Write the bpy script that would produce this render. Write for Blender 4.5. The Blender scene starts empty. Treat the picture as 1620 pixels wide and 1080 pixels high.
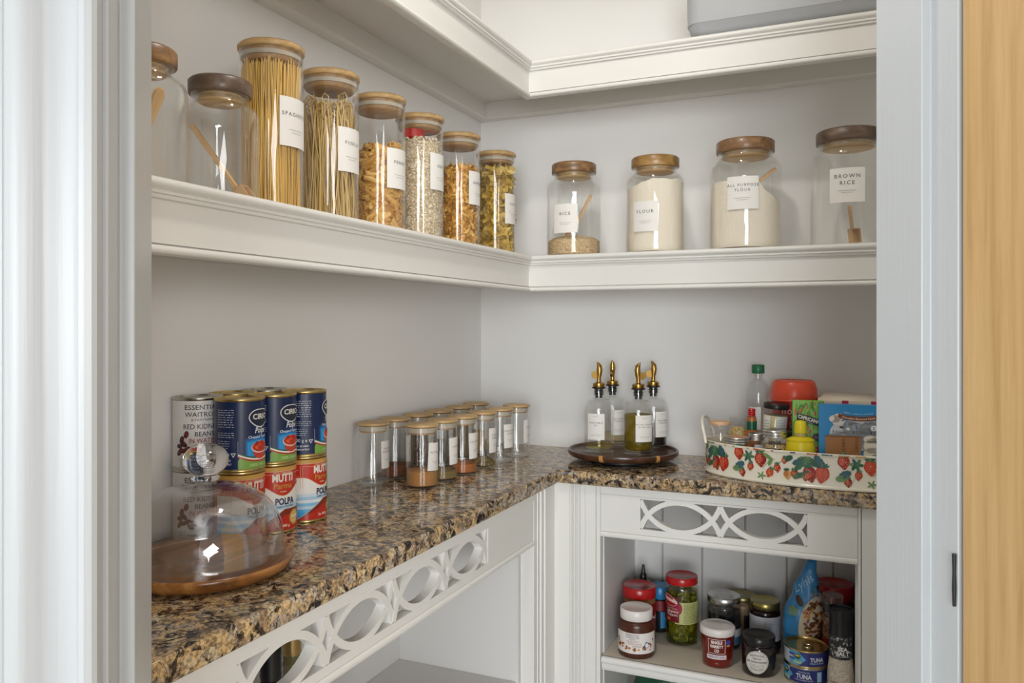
import bpy, bmesh, math, random
from math import sin, cos, pi, radians, atan2, sqrt
random.seed(7)
SC = bpy.context.scene
COL = SC.collection

# ------------------------------------------------------------------ camera
CX, CY, H0 = 0.9573, -1.965, 1.2219
YAW = radians(23.7352)
cam = bpy.data.cameras.new('camera')
cam.sensor_width = 36.0
cam.lens = 36.0 * 1251.19 / 1620.0
cam.shift_y = -(540 - 514.85) / 1620.0
cam.clip_start = 0.02
camo = bpy.data.objects.new('camera', cam)
camo.location = (CX, CY, H0)
camo.rotation_euler = (radians(90), 0, YAW)
COL.objects.link(camo)
SC.camera = camo
FW = (-sin(YAW), cos(YAW)); RT = (cos(YAW), sin(YAW))

# ------------------------------------------------------------------ light
W = bpy.data.worlds.new('kitchen_daylight'); SC.world = W
W.use_nodes = True
bg = W.node_tree.nodes['Background']
bg.inputs[0].default_value = (0.97, 1.0, 1.0, 1)
bg.inputs[1].default_value = 0.33

def area(name, loc, target, sx, sy, power, color, shape='RECTANGLE'):
    l = bpy.data.lights.new(name, 'AREA'); l.shape = shape
    l.size = sx
    if shape == 'RECTANGLE': l.size_y = sy
    l.energy = power; l.color = color
    o = bpy.data.objects.new(name, l)
    from mathutils import Vector
    o.location = loc
    o.rotation_euler = (Vector(target) - Vector(loc)).to_track_quat('-Z', 'Z').to_euler()
    COL.objects.link(o)
    return o
# the kitchen: a window behind the photographer plus two added fill lamps
area('kitchen_window_daylight', (CX - FW[0]*7.0 - RT[0]*0.80, CY - FW[1]*7.0 - RT[1]*0.80, 1.45), (0.50, -0.5, 1.12), 3.1, 2.5, 340, (0.95, 0.98, 1.0))
area('right_fill_lamp', (4.2, -4.35, 1.6), (0.2, -1.0, 1.15), 1.1, 1.7, 78, (1.0, 0.99, 0.98))  # added fill from the right for the left wall; no known window
area('left_fill_lamp', (-3.0, -7.0, 1.5), (0.95, -0.9, 1.2), 1.6, 1.9, 190, (0.97, 0.99, 1.0))  # added fill from the left to lift the right jamb, not an actual window
# the larder's own downlight
area('larder_downlight', (0.58, -1.02, 2.375), (0.58, -1.02, 0), 0.10, 0.10, 5.4, (1.0, 0.96, 0.90), 'DISK')

VS = SC.view_settings
VS.view_transform = 'Standard'; VS.look = 'None'; VS.gamma = 1.0; VS.exposure = 0.07
VS.use_curve_mapping = False
CYC = SC.cycles
CYC.max_bounces = 16; CYC.diffuse_bounces = 9; CYC.glossy_bounces = 6; CYC.transmission_bounces = 8; CYC.transparent_max_bounces = 64

# ------------------------------------------------------------------ materials
def lin(c):
    if isinstance(c, str):
        c = c.lstrip('#'); c = [int(c[i:i+2], 16)/255 for i in (0, 2, 4)]
        return tuple((x/12.92 if x <= 0.04045 else ((x+0.055)/1.055)**2.4) for x in c)
    return tuple(c)
_M = {}
def mat(name, color, rough=0.5, metal=0.0, coat=0.0, spec=0.5, bump=None, **k):
    if name in _M: return _M[name]
    m = bpy.data.materials.new(name); m.use_nodes = True
    b = m.node_tree.nodes['Principled BSDF']
    b.inputs['Base Color'].default_value = (*lin(color), 1)
    b.inputs['Roughness'].default_value = rough
    b.inputs['Metallic'].default_value = metal
    b.inputs['Coat Weight'].default_value = coat
    b.inputs['Coat Roughness'].default_value = 0.08
    b.inputs['Specular IOR Level'].default_value = spec
    if bump:
        sc, st, dist = bump
        nt = m.node_tree
        tc = nt.nodes.new('ShaderNodeTexCoord'); mp = nt.nodes.new('ShaderNodeMapping')
        s = sc if isinstance(sc, (tuple, list)) else (sc, sc, sc)
        mp.inputs['Scale'].default_value = s
        n = nt.nodes.new('ShaderNodeTexNoise'); n.inputs['Scale'].default_value = 1
        n.inputs['Detail'].default_value = 4
        bp = nt.nodes.new('ShaderNodeBump'); bp.inputs['Strength'].default_value = st; bp.inputs['Distance'].default_value = dist
        nt.links.new(tc.outputs['Object'], mp.inputs[0]); nt.links.new(mp.outputs[0], n.inputs['Vector'])
        nt.links.new(n.outputs['Fac'], bp.inputs['Height']); nt.links.new(bp.outputs[0], b.inputs['Normal'])
    _M[name] = m
    return m
def ink(c, rough=0.45):
    return mat('print_' + (c if isinstance(c, str) else '_'.join('%d' % (x*255) for x in c)) + ('' if rough == 0.45 else '_g'), c, rough)

def nodes_of(name):
    m = bpy.data.materials.new(name); m.use_nodes = True
    nt = m.node_tree; b = nt.nodes['Principled BSDF']
    return m, nt, b
def nd(nt, typ, **kw):
    n = nt.nodes.new(typ)
    for k, v in kw.items():
        if k.startswith('i_'): n.inputs[k[2:].replace('_', ' ')].default_value = v
        else: setattr(n, k, v)
    return n
def ramp(nt, stops):
    r = nt.nodes.new('ShaderNodeValToRGB')
    e = r.color_ramp.elements
    while len(e) < len(stops): e.new(0.5)
    for el, (p, c) in zip(e, stops):
        el.position = p; el.color = (*lin(c), 1)
    return r
def texmap(nt, scale=(1, 1, 1), rot=(0, 0, 0)):
    tc = nt.nodes.new('ShaderNodeTexCoord'); mp = nt.nodes.new('ShaderNodeMapping')
    mp.inputs['Scale'].default_value = scale; mp.inputs['Rotation'].default_value = rot
    nt.links.new(tc.outputs['Object'], mp.inputs[0]); return mp

def thin_glass(name, tint=(0.995, 0.997, 0.995), ior=1.5, rough=0.0, gl=1.0):
    """thin wall of clear glass: straight-through transmission plus Fresnel reflection"""
    if name in _M: return _M[name]
    m = bpy.data.materials.new(name); m.use_nodes = True; nt = m.node_tree
    for n in list(nt.nodes): nt.nodes.remove(n)
    out = nd(nt, 'ShaderNodeOutputMaterial'); mx = nd(nt, 'ShaderNodeMixShader')
    t = nd(nt, 'ShaderNodeBsdfTransparent'); g = nd(nt, 'ShaderNodeBsdfGlossy')
    t.inputs[0].default_value = (*tint, 1); g.inputs['Roughness'].default_value = rough
    g.inputs[0].default_value = (gl, gl, gl, 1)
    f = nd(nt, 'ShaderNodeFresnel')
    ge = nd(nt, 'ShaderNodeNewGeometry'); mr = nd(nt, 'ShaderNodeMapRange')   # same reflectance on both faces of the thin wall
    mr.inputs['To Min'].default_value = ior; mr.inputs['To Max'].default_value = 1.0/ior
    nt.links.new(ge.outputs['Backfacing'], mr.inputs['Value']); nt.links.new(mr.outputs[0], f.inputs[0])
    nt.links.new(f.outputs[0], mx.inputs[0]); nt.links.new(t.outputs[0], mx.inputs[1]); nt.links.new(g.outputs[0], mx.inputs[2])
    nt.links.new(mx.outputs[0], out.inputs[0])
    _M[name] = m; return m
GLASS = thin_glass('clear_glass')
DOMEG = thin_glass('dome_glass', (0.945, 0.95, 0.955), 1.95, 0.012)
SOLIDG = mat('solid_glass', (1, 1, 1), 0.01); SOLIDG.node_tree.nodes['Principled BSDF'].inputs['Transmission Weight'].default_value = 1.0; SOLIDG.node_tree.nodes['Principled BSDF'].inputs['IOR'].default_value = 1.5
PLAST = thin_glass('clear_plastic', (0.93, 0.94, 0.94), 1.6, 0.06)
GREENG = thin_glass('dark_bottle_glass', (0.06, 0.07, 0.04), 1.5)

def wood(name, c1, c2, c3, scale=(6, 60, 60), rough=0.4, rot=(0, 0, 0), coat=0.0):
    if name in _M: return _M[name]
    m, nt, b = nodes_of(name)
    mp = texmap(nt, scale, rot)
    n = nd(nt, 'ShaderNodeTexNoise', i_Scale=1.0, i_Detail=6.0, i_Roughness=0.6, i_Distortion=0.6)
    r = ramp(nt, [(0.25, c1), (0.5, c2), (0.75, c3)])
    nt.links.new(mp.outputs[0], n.inputs['Vector']); nt.links.new(n.outputs['Fac'], r.inputs[0])
    nt.links.new(r.outputs[0], b.inputs['Base Color'])
    b.inputs['Roughness'].default_value = rough; b.inputs['Coat Weight'].default_value = coat
    _M[name] = m; return m
BAMBOO = wood('bamboo', '#a5855a', '#c29f6c', '#d0b180', (6, 90, 90), 0.45)
BAMBOOD = wood('bamboo_edge', '#92704a', '#a98459', '#ba986c', (6, 90, 90), 0.45)
ACACIA = wood('acacia', '#4b3422', '#7a5a3c', '#a67e50', (10, 55, 55), 0.35, (0, 0, 0.6), 0.1)
ACACIAD = wood('dark_acacia', '#3f3229', '#5e4b3d', '#7b6552', (8, 60, 60), 0.4, (0, 0, 0.6), 0.1)
TEAK = wood('teak', '#5d3a1e', '#93602f', '#b58247', (55, 4, 55), 0.25, (0, 0, 0.35), 0.15)
BEECH = wood('beech', '#bd9566', '#cfa97a', '#dbb98c', (60, 60, 8), 0.5)
WALNUT = wood('walnut', '#2c1a12', '#4a2e20', '#5f3d2b', (50, 6, 50), 0.3, (0, 0, 0.4), 0.15)

def oak():
    m, nt, b = nodes_of('oak_veneer')
    mp = texmap(nt, (90, 90, 3.2))
    n = nd(nt, 'ShaderNodeTexNoise', i_Scale=1.0, i_Detail=8.0, i_Roughness=0.65, i_Distortion=0.4)
    r = ramp(nt, [(0.22, '#a37f50'), (0.5, '#bd9a68'), (0.8, '#ccab7b')])
    nt.links.new(mp.outputs[0], n.inputs['Vector']); nt.links.new(n.outputs['Fac'], r.inputs[0])
    nt.links.new(r.outputs[0], b.inputs['Base Color']); b.inputs['Roughness'].default_value = 0.45
    return m
OAK = oak()

def granite():
    m, nt, b = nodes_of('brown_granite')
    mp = texmap(nt, (1, 1, 1))
    # gold/tan pebbly crystals
    v = nd(nt, 'ShaderNodeTexVoronoi', i_Scale=88.0); v.feature = 'F1'
    nz = nd(nt, 'ShaderNodeTexNoise', i_Scale=70.0, i_Detail=4.0, i_Roughness=0.7)
    mixv = nd(nt, 'ShaderNodeMixRGB', blend_type='ADD'); mixv.inputs[0].default_value = 0.035
    nt.links.new(mp.outputs[0], mixv.inputs[1]); nt.links.new(mp.outputs[0], nz.inputs['Vector'])
    nt.links.new(nz.outputs['Color'], mixv.inputs[2]); nt.links.new(mixv.outputs[0], v.inputs['Vector'])
    sep = nd(nt, 'ShaderNodeSeparateColor'); nt.links.new(v.outputs['Color'], sep.inputs[0])
    r1 = ramp(nt, [(0.0, '#766458'), (0.25, '#9c8266'), (0.45, '#b99c70'), (0.62, '#d4b281'), (0.8, '#a1948a'), (0.95, '#cdb994')])
    nt.links.new(sep.outputs[0], r1.inputs[0])
    # black veining between the crystals
    n2 = nd(nt, 'ShaderNodeTexNoise', i_Scale=50.0, i_Detail=5.5, i_Roughness=0.65, i_Distortion=1.2)
    nt.links.new(mp.outputs[0], n2.inputs['Vector'])
    r2 = ramp(nt, [(0.0, '#000000'), (0.425, '#000000'), (0.485, '#ffffff'), (1.0, '#ffffff')])
    nt.links.new(n2.outputs['Fac'], r2.inputs[0])
    n3 = nd(nt, 'ShaderNodeTexNoise', i_Scale=230.0, i_Detail=3.0, i_Roughness=0.6)
    nt.links.new(mp.outputs[0], n3.inputs['Vector'])
    r3 = ramp(nt, [(0.0, '#3c3a3d'), (0.45, '#17161a'), (0.7, '#4c4038'), (1.0, '#6c5a4a')])
    nt.links.new(n3.outputs['Fac'], r3.inputs[0])
    mx = nd(nt, 'ShaderNodeMixRGB'); nt.links.new(r2.outputs[0], mx.inputs[0])
    nt.links.new(r3.outputs[0], mx.inputs[1]); nt.links.new(r1.outputs[0], mx.inputs[2])
    # speckle
    r4 = ramp(nt, [(0.0, '#5a5a5a'), (0.42, '#9a9a9a'), (0.55, '#ffffff'), (1.0, '#ffffff')])
    nt.links.new(n3.outputs['Fac'], r4.inputs[0])
    mu = nd(nt, 'ShaderNodeMixRGB', blend_type='MULTIPLY'); mu.inputs[0].default_value = 0.8
    nt.links.new(mx.outputs[0], mu.inputs[1]); nt.links.new(r4.outputs[0], mu.inputs[2])
    nt.links.new(mu.outputs[0], b.inputs['Base Color'])
    b.inputs['Roughness'].default_value = 0.12; b.inputs['Specular IOR Level'].default_value = 0.6
    return m
GRANITE = granite()

PAINT = mat('shelf_paint', '#dcdad5', 0.38, bump=((30, 30, 30), 0.08, 0.002))
CABP = mat('cabinet_paint', '#dfdeda', 0.42, bump=((30, 30, 30), 0.08, 0.002))
CABIN = mat('cabinet_interior_paint', '#d6d5d3', 0.5)
WALLP = mat('wall_paint', '#e6e5e3', 0.75, bump=((18, 18, 18), 0.15, 0.003))
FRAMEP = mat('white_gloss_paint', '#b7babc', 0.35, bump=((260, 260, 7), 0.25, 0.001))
CEILP = mat('ceiling_paint', '#f0ede6', 0.8)
FLOORM = mat('stone_floor', '#c9c6c0', 0.5, bump=((8, 8, 8), 0.1, 0.002))
PAPER = mat('label_paper', '#e4e1dc', 0.55)
INK = mat('label_ink', '#4a4a4e', 0.6)
STEEL = mat('tin_metal', '#b9b6ac', 0.25, 1.0)
GOLDT = mat('gold_tin', '#c2ab72', 0.28, 1.0)
BRASS = mat('brass', '#b08b4a', 0.25, 1.0)
ALU = mat('aluminium', '#c8c8c6', 0.3, 1.0)
RUBBER = mat('black_rubber', '#16171a', 0.5)
SILIC = mat('silicone_seal', '#b3aa9b', 0.4)
BLACKP = mat('black_plastic', '#17171a', 0.3)
WHITEP = mat('white_plastic', '#e2dfdc', 0.3)
REDP = mat('red_plastic', '#b31a1c', 0.25)

def speckle(name, cols, scale, rough=0.8, bump=0.4):
    if name in _M: return _M[name]
    m, nt, b = nodes_of(name)
    mp = texmap(nt)
    v = nd(nt, 'ShaderNodeTexVoronoi', i_Scale=float(scale)); nt.links.new(mp.outputs[0], v.inputs['Vector'])
    sep = nd(nt, 'ShaderNodeSeparateColor'); nt.links.new(v.outputs['Color'], sep.inputs[0])
    n = len(cols)
    r = ramp(nt, [(i/(n-1) if n > 1 else 0, c) for i, c in enumerate(cols)])
    nt.links.new(sep.outputs[0], r.inputs[0]); nt.links.new(r.outputs[0], b.inputs['Base Color'])
    bp = nd(nt, 'ShaderNodeBump', i_Strength=bump, i_Distance=0.002); bp.invert = True
    nt.links.new(v.outputs['Distance'], bp.inputs['Height']); nt.links.new(bp.outputs[0], b.inputs['Normal'])
    b.inputs['Roughness'].default_value = rough
    _M[name] = m; return m

# ------------------------------------------------------------------ mesh builder
class MB:
    def __init__(s): s.v = []; s.f = []; s.m = []; s.mats = []
    def mi(s, m):
        if m not in s.mats: s.mats.append(m)
        return s.mats.index(m)
    def add(s, vs, fs, m):
        b = len(s.v); k = s.mi(m); s.v.extend(vs)
        for f in fs: s.f.append(tuple(i+b for i in f)); s.m.append(k)
    def box(s, x0, x1, y0, y1, z0, z1, m):
        s.add([(x, y, z) for z in (z0, z1) for y in (y0, y1) for x in (x0, x1)],
              [(0, 2, 3, 1), (4, 5, 7, 6), (0, 1, 5, 4), (2, 6, 7, 3), (0, 4, 6, 2), (1, 3, 7, 5)], m)
    def lathe(s, prof, m, seg=40, c=(0, 0), ax=1.0, ay=1.0, closed=False):
        """prof: list of (r,z); closed ring profile if closed"""
        n = len(prof); vs = []
        for k in range(seg):
            a = 2*pi*k/seg; ca, sa = cos(a)*ax, sin(a)*ay
            for r, z in prof: vs.append((c[0]+r*ca, c[1]+r*sa, z))
        fs = []
        for k in range(seg):
            k2 = (k+1) % seg
            for i in range(n if closed else n-1):
                j = (i+1) % n
                if prof[i][0] < 1e-7 and prof[j][0] < 1e-7: continue
                if prof[i][0] < 1e-7: fs.append((k*n+i, k2*n+j, k*n+j))
                elif prof[j][0] < 1e-7: fs.append((k*n+i, k2*n+i, k*n+j))
                else: fs.append((k*n+i, k2*n+i, k2*n+j, k*n+j))
        s.add(vs, fs, m)
    def tube(s, pts, r, m, seg=8, caps=True):
        from mathutils import Vector
        P = [Vector(p) for p in pts]; n = len(P); vs = []
        R = r if isinstance(r, (list, tuple)) else [r]*n
        up = Vector((0.123, 0.37, 0.92)).normalized()
        for i, p in enumerate(P):
            t = (P[min(i+1, n-1)] - P[max(i-1, 0)])
            if t.length < 1e-9: t = Vector((0, 0, 1))
            t.normalize(); a = t.cross(up)
            if a.length < 1e-3: a = t.cross(Vector((1, 0, 0)))
            a.normalize(); b = t.cross(a)
            for k in range(seg):
                q = 2*pi*k/seg; w = p + (a*cos(q)+b*sin(q))*R[i]; vs.append(tuple(w))
        fs = [(i*seg+k, i*seg+(k+1) % seg, (i+1)*seg+(k+1) % seg, (i+1)*seg+k) for i in range(n-1) for k in range(seg)]
        if caps: fs += [tuple(range(seg))[::-1], tuple(range((n-1)*seg, n*seg))]
        s.add(vs, fs, m)
    def prism(s, poly, z0, z1, m):
        n = len(poly)
        s.add([(x, y, z0) for x, y in poly]+[(x, y, z1) for x, y in poly],
              [tuple(range(n))[::-1], tuple(range(n, 2*n))]+[(i, (i+1) % n, n+(i+1) % n, n+i) for i in range(n)], m)
    def obj(s, name, parent=None, loc=None, smooth=True, bevel=0, ang=40, recalc=True):
        me = bpy.data.meshes.new(name); me.from_pydata(s.v, [], s.f)
        for m in s.mats: me.materials.append(m)
        me.polygons.foreach_set('material_index', s.m)
        if recalc:
            bm = bmesh.new(); bm.from_mesh(me); bmesh.ops.recalc_face_normals(bm, faces=bm.faces); bm.to_mesh(me); bm.free()
        if smooth:
            me.polygons.foreach_set('use_smooth', [True]*len(me.polygons))
            me.set_sharp_from_angle(angle=radians(ang))
        o = bpy.data.objects.new(name, me); COL.objects.link(o)
        if parent: o.parent = parent
        if loc: o.location = loc
        if bevel:
            md = o.modifiers.new('bevel', 'BEVEL'); md.width = bevel; md.segments = 2; md.limit_method = 'ANGLE'; md.angle_limit = radians(50)
        return o
    # ---- decorations on a surface given by a mapper P(u,v,off)
    def band(s, P, u0, u1, lo, hi, m, n=None, off=0.0004):
        if n is None: n = max(1, int(abs(u1-u0)/0.003))
        L = lo if callable(lo) else (lambda u: lo)
        Hh = hi if callable(hi) else (lambda u: hi)
        vs = []
        for i in range(n+1):
            u = u0+(u1-u0)*i/n
            vs.append(P(u, L(u), off)); vs.append(P(u, Hh(u), off))
        s.add(vs, [(2*i, 2*i+2, 2*i+3, 2*i+1) for i in range(n)], m)
    def blob(s, P, cu, cv, ru, rv, m, rot=0, off=0.0006, shape=None, seg=20, rings=3):
        vs = [P(cu, cv, off)]
        for j in range(1, rings+1):
            for k in range(seg):
                a = 2*pi*k/seg; q = shape(a) if shape else 1.0
                x = cos(a)*ru*q*j/rings; y = sin(a)*rv*q*j/rings
                vs.append(P(cu+x*cos(rot)-y*sin(rot), cv+x*sin(rot)+y*cos(rot), off))
        fs = [(0, 1+k, 1+(k+1) % seg) for k in range(seg)]
        for j in range(rings-1):
            for k in range(seg):
                a, b = 1+j*seg+k, 1+j*seg+(k+1) % seg
                fs.append((a, a+seg, b+seg, b))
        s.add(vs, fs, m)
    def text(s, P, string, cu, cv, h, m, off=0.0008, bold=0.0, width=None, shear=0.0, arc=None, align='CENTER', space=1.0):
        vs, fs = text_mesh(string, bold, shear, space)
        if not vs: return
        x0 = min(v[0] for v in vs); x1 = max(v[0] for v in vs)
        k = h/0.7; kx = k if width is None else width/(x1-x0)
        xc = (x0+x1)/2 if align == 'CENTER' else x0
        out = []
        for x, y in vs:
            u = (x-xc)*kx; v = y*k
            if arc: v += arc*u*u
            out.append(P(cu+u, cv+v, off))
        s.add(out, fs, m)
_T = {}
def text_mesh(string, bold, shear, space):
    key = (string, bold, shear, space)
    if key in _T: return _T[key]
    cu = bpy.data.curves.new('t', 'FONT'); cu.body = string; cu.size = 1.0; cu.offset = bold; cu.shear = shear
    cu.space_character = space; cu.resolution_u = 2; cu.align_x = 'CENTER'; cu.fill_mode = 'FRONT'; cu.dimensions = '2D'
    o = bpy.data.objects.new('t', cu)
    COL.objects.link(o)
    me = bpy.data.meshes.new_from_object(o.evaluated_get(bpy.context.evaluated_depsgraph_get()))
    vs = [(v.co.x, v.co.y) for v in me.vertices]; fs = [tuple(p.vertices) for p in me.polygons]
    bpy.data.objects.remove(o); bpy.data.curves.remove(cu); bpy.data.meshes.remove(me)
    _T[key] = (vs, fs); return _T[key]

def wrap(r, az, z0=0.0):
    """mapper on a vertical cylinder about the local z axis, u=0 faces azimuth az"""
    def P(u, v, off):
        a = az+u/r; R = r+off
        return (R*cos(a), R*sin(a), z0+v)
    return P
def taper(rf, az, z0=0.0):
    def P(u, v, off):
        r = rf(v); a = az+u/rf(0.0); R = r+off
        return (R*cos(a), R*sin(a), z0+v)
    return P
def az_to_cam(x, y, offdeg=0): return atan2(CY-y, CX-x)+radians(offdeg)

def thing(name, label, cat, loc=(0, 0, 0), rot=(0, 0, 0), group=None, kind=None):
    o = bpy.data.objects.new(name, None); o.empty_display_size = 0.02; COL.objects.link(o)
    o.location = loc; o.rotation_euler = rot
    return tag(o, label, cat, group, kind)
def tag(o, label, cat, group=None, kind=None):
    o['label'] = label; o['category'] = cat
    if group: o['group'] = group
    if kind: o['kind'] = kind
    return o
def struct(o, label=None, cat=None):
    o['kind'] = 'structure'
    if label: o['label'] = label
    if cat: o['category'] = cat
    return o

# ------------------------------------------------------------------ the room
PL = (0.3836, -1.4526)                # far corner of the left door lining
E1 = (0.7908, 0.6120); E2 = (0.6120, -0.7908)   # along the doorway wall, and outwards into the kitchen
def dw(s_, t_): return (PL[0]+E1[0]*s_+E2[0]*t_, PL[1]+E1[1]*s_+E2[1]*t_)
OPEN = 0.7468; TH = 0.104
def ywall(x): return PL[1]+(x-PL[0])*E1[1]/E1[0]
XR = 1.30; YR = ywall(XR); YL = ywall(0)
CEIL = 2.40

m = MB(); m.box(-6, 7, -11, 0.2, -0.05, 0, FLOORM); struct(m.obj('floor', smooth=False), 'pale stone floor running through the larder and the kitchen', 'floor')
m = MB(); m.prism([(-0.12, YL-0.1), (XR+0.12, YR-0.1), (XR+0.12, 0.12), (-0.12, 0.12)], CEIL, CEIL+0.05, CEILP); struct(m.obj('ceiling', smooth=False), 'white larder ceiling', 'ceiling')
m = MB(); m.box(-0.1, 0, YL-0.08, 0.1, 0, CEIL, WALLP); struct(m.obj('wall_left', smooth=False), 'pale grey painted wall on the left', 'wall')
m = MB(); m.box(0, XR, 0, 0.1, 0, CEIL, WALLP); struct(m.obj('wall_back', smooth=False), 'pale grey painted wall at the back', 'wall')
m = MB(); m.box(XR, XR+0.1, YR-0.08, 0.1, 0, CEIL, WALLP); struct(m.obj('wall_right', smooth=False), 'pale painted wall on the right behind the door frame', 'wall')
m = MB()
LT = 0.030
m.prism([dw(-1.6, 0.0), dw(-LT, 0.0), dw(-LT, TH), dw(-1.6, TH)], 0, 2.7, WALLP)
m.prism([dw(OPEN+LT, 0.0), dw(2.3, 0.0), dw(2.3, TH), dw(OPEN+LT, TH)], 0, 2.7, WALLP)
m.prism([dw(-LT, 0.0), dw(OPEN+LT, 0.0), dw(OPEN+LT, TH), dw(-LT, TH)], 2.03+LT, 2.7, WALLP)
struct(m.obj('wall_front', smooth=False), 'wall around the larder doorway', 'wall')

# door frame: lining with stop, moulded architraves, and the open oak door
STP = 0.068; RB = 0.011
fr = bpy.data.objects.new('door_1', None); COL.objects.link(fr); struct(fr, 'white painted door frame with the oak door standing open', 'door')
m = MB(); e = 0.0006
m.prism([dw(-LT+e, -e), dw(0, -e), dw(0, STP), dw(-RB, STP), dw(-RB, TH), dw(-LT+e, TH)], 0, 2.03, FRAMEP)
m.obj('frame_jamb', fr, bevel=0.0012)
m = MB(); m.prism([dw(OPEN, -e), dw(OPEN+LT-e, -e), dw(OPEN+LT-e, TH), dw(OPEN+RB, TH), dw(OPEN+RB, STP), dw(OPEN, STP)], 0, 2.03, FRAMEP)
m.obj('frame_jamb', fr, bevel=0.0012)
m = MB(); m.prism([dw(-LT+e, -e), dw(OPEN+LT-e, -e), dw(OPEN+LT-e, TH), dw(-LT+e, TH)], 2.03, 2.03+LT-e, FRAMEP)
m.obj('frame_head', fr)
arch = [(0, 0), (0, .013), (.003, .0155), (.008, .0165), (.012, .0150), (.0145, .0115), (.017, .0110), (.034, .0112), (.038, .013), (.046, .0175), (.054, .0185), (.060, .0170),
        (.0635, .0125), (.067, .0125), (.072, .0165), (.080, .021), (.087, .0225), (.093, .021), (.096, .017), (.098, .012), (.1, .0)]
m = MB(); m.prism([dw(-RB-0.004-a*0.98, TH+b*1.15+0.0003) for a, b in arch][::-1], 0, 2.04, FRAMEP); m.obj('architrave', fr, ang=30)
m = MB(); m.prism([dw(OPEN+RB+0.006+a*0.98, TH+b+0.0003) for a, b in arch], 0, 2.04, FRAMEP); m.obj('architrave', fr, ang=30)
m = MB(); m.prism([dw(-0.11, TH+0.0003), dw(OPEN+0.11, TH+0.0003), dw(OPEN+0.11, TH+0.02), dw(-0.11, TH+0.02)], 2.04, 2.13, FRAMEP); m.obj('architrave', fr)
hx, ht = OPEN+RB+0.001, TH+0.005+0.0235
m = MB(); m.prism([dw(hx, TH+0.0045+0.024*0), dw(hx, TH+0.80), dw(hx+0.036, TH+0.80), dw(hx+0.036, TH+0.0265), dw(hx+0.0045, TH+0.0265), dw(hx+0.0045, TH+0.0045)], 0.006, 2.02, OAK)
m.obj('door_leaf', fr, bevel=0.001)
m = MB(); p = dw(OPEN+RB-0.003, TH-0.002)
for z0 in (0.944, 1.75, 0.2): m.tube([(p[0], p[1], z0), (p[0], p[1], z0+0.018), (p[0], p[1], z0+0.034), (p[0], p[1], z0+0.052)], [0.0016, 0.0021, 0.0017, 0.0021], BLACKP, 10)
m.obj('hinge', fr)

# ------------------------------------------------------------------ L-shaped sweeps
def sweepL(mb, prof, mt, gap=0.0008, yend=None, xend=None):
    """prof: closed list of (uL, uR, z): distance from left wall / back wall"""
    n = len(prof); vs = []
    for (a, b, z) in prof:
        a2 = max(a, gap); b2 = max(b, gap)
        vs.append((a2, (ywall(a2)+0.012) if yend is None else yend, z))
    for (a, b, z) in prof: vs.append((max(a, gap), -max(b, gap), z))
    for (a, b, z) in prof: vs.append((XR-0.001, -max(b, gap), z))
    fs = [tuple(range(n)), tuple(range(2*n, 3*n))[::-1]]
    for k in range(2):
        for i in range(n):
            j = (i+1) % n; fs.append((k*n+i, k*n+j, (k+1)*n+j, (k+1)*n+i))
    mb.add(vs, fs, mt)
def arc2(cx, cz, r, a0, a1, n=6):
    return [(cx+r*cos(radians(a0+(a1-a0)*i/n)), cz+r*sin(radians(a0+(a1-a0)*i/n))) for i in range(n+1)]
D = 0.2473
def make_shelf(T, label):
    t = thing('corner_shelf', label, 'shelf', (0, 0, 0), group=None)
    m = MB(); sweepL(m, [(u, u, z) for u, z in [(0, T-.017), (0, T), (D-.014, T), (D-.014, T-.017)]], PAINT); m.obj('shelf_board', t, smooth=False)
    m = MB(); sweepL(m, [(u, u, z) for u, z in [(D-.0138, T-.085), (D-.0138, T), (D-.003, T), (D-.003, T-.0722), (D-.0085, T-.0722), (D-.0085, T-.0747), (D-.003, T-.0747), (D-.003, T-.085)]], PAINT); m.obj('fascia', t, smooth=False)
    pr = [(D-.0028, T)]
    pr += arc2(D+.0035, T-.0062, .0062, 90, -60, 8)
    pr += [(D+.004, T-.0135), (D+.0055, T-.0145), (D+.0055, T-.0175), (D+.002, T-.0185), (D+.002, T-.0225), (D-.0028, T-.0235)]
    m = MB(); sweepL(m, [(u, u, z) for u, z in pr], PAINT); m.obj('cornice_moulding', t, ang=35)
    pr = [(D-.0028, T-.0845)] + [(D-.0028, T-.0745)] + arc2(D-.0022, T-.0795, .0052, 80, -80, 8)
    m = MB(); sweepL(m, [(u, u, z) for u, z in pr], PAINT); m.obj('bead_moulding', t, ang=35)
    m = MB(); sweepL(m, [(u, u, z) for u, z in [(0, T-.061), (0, T-.0172), (.031, T-.0172), (.031, T-.057), (.027, T-.061)]], PAINT); m.obj('wall_batten', t, smooth=False)
    return t
T1, T2 = 1.3858, 1.8425
make_shelf(T1, 'white painted corner shelf holding the pasta and flour jars')
make_shelf(T2, 'white painted top corner shelf with the grey storage bin on it')

# granite worktop
XC, YC = 0.345, 0.316; CT, CBt = 0.902, 0.872
off = XC-YC
def cprof(u, z): return (u, max(u-off, 0) if u > 0.1 else u, z)
e_ = arc2(XC-.004, CT-.004, .004, 90, 0, 4)+arc2(XC-.006, CBt+.006, .006, 0, -90, 3)
m = MB(); sweepL(m, [(0, 0, CBt), (0, 0, CT)]+[(u, u-off, z) for u, z in e_], GRANITE, gap=0.0005)
tag(m.obj('worktop', ang=60), 'glossy brown and black granite worktop turning the corner', 'worktop')

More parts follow.
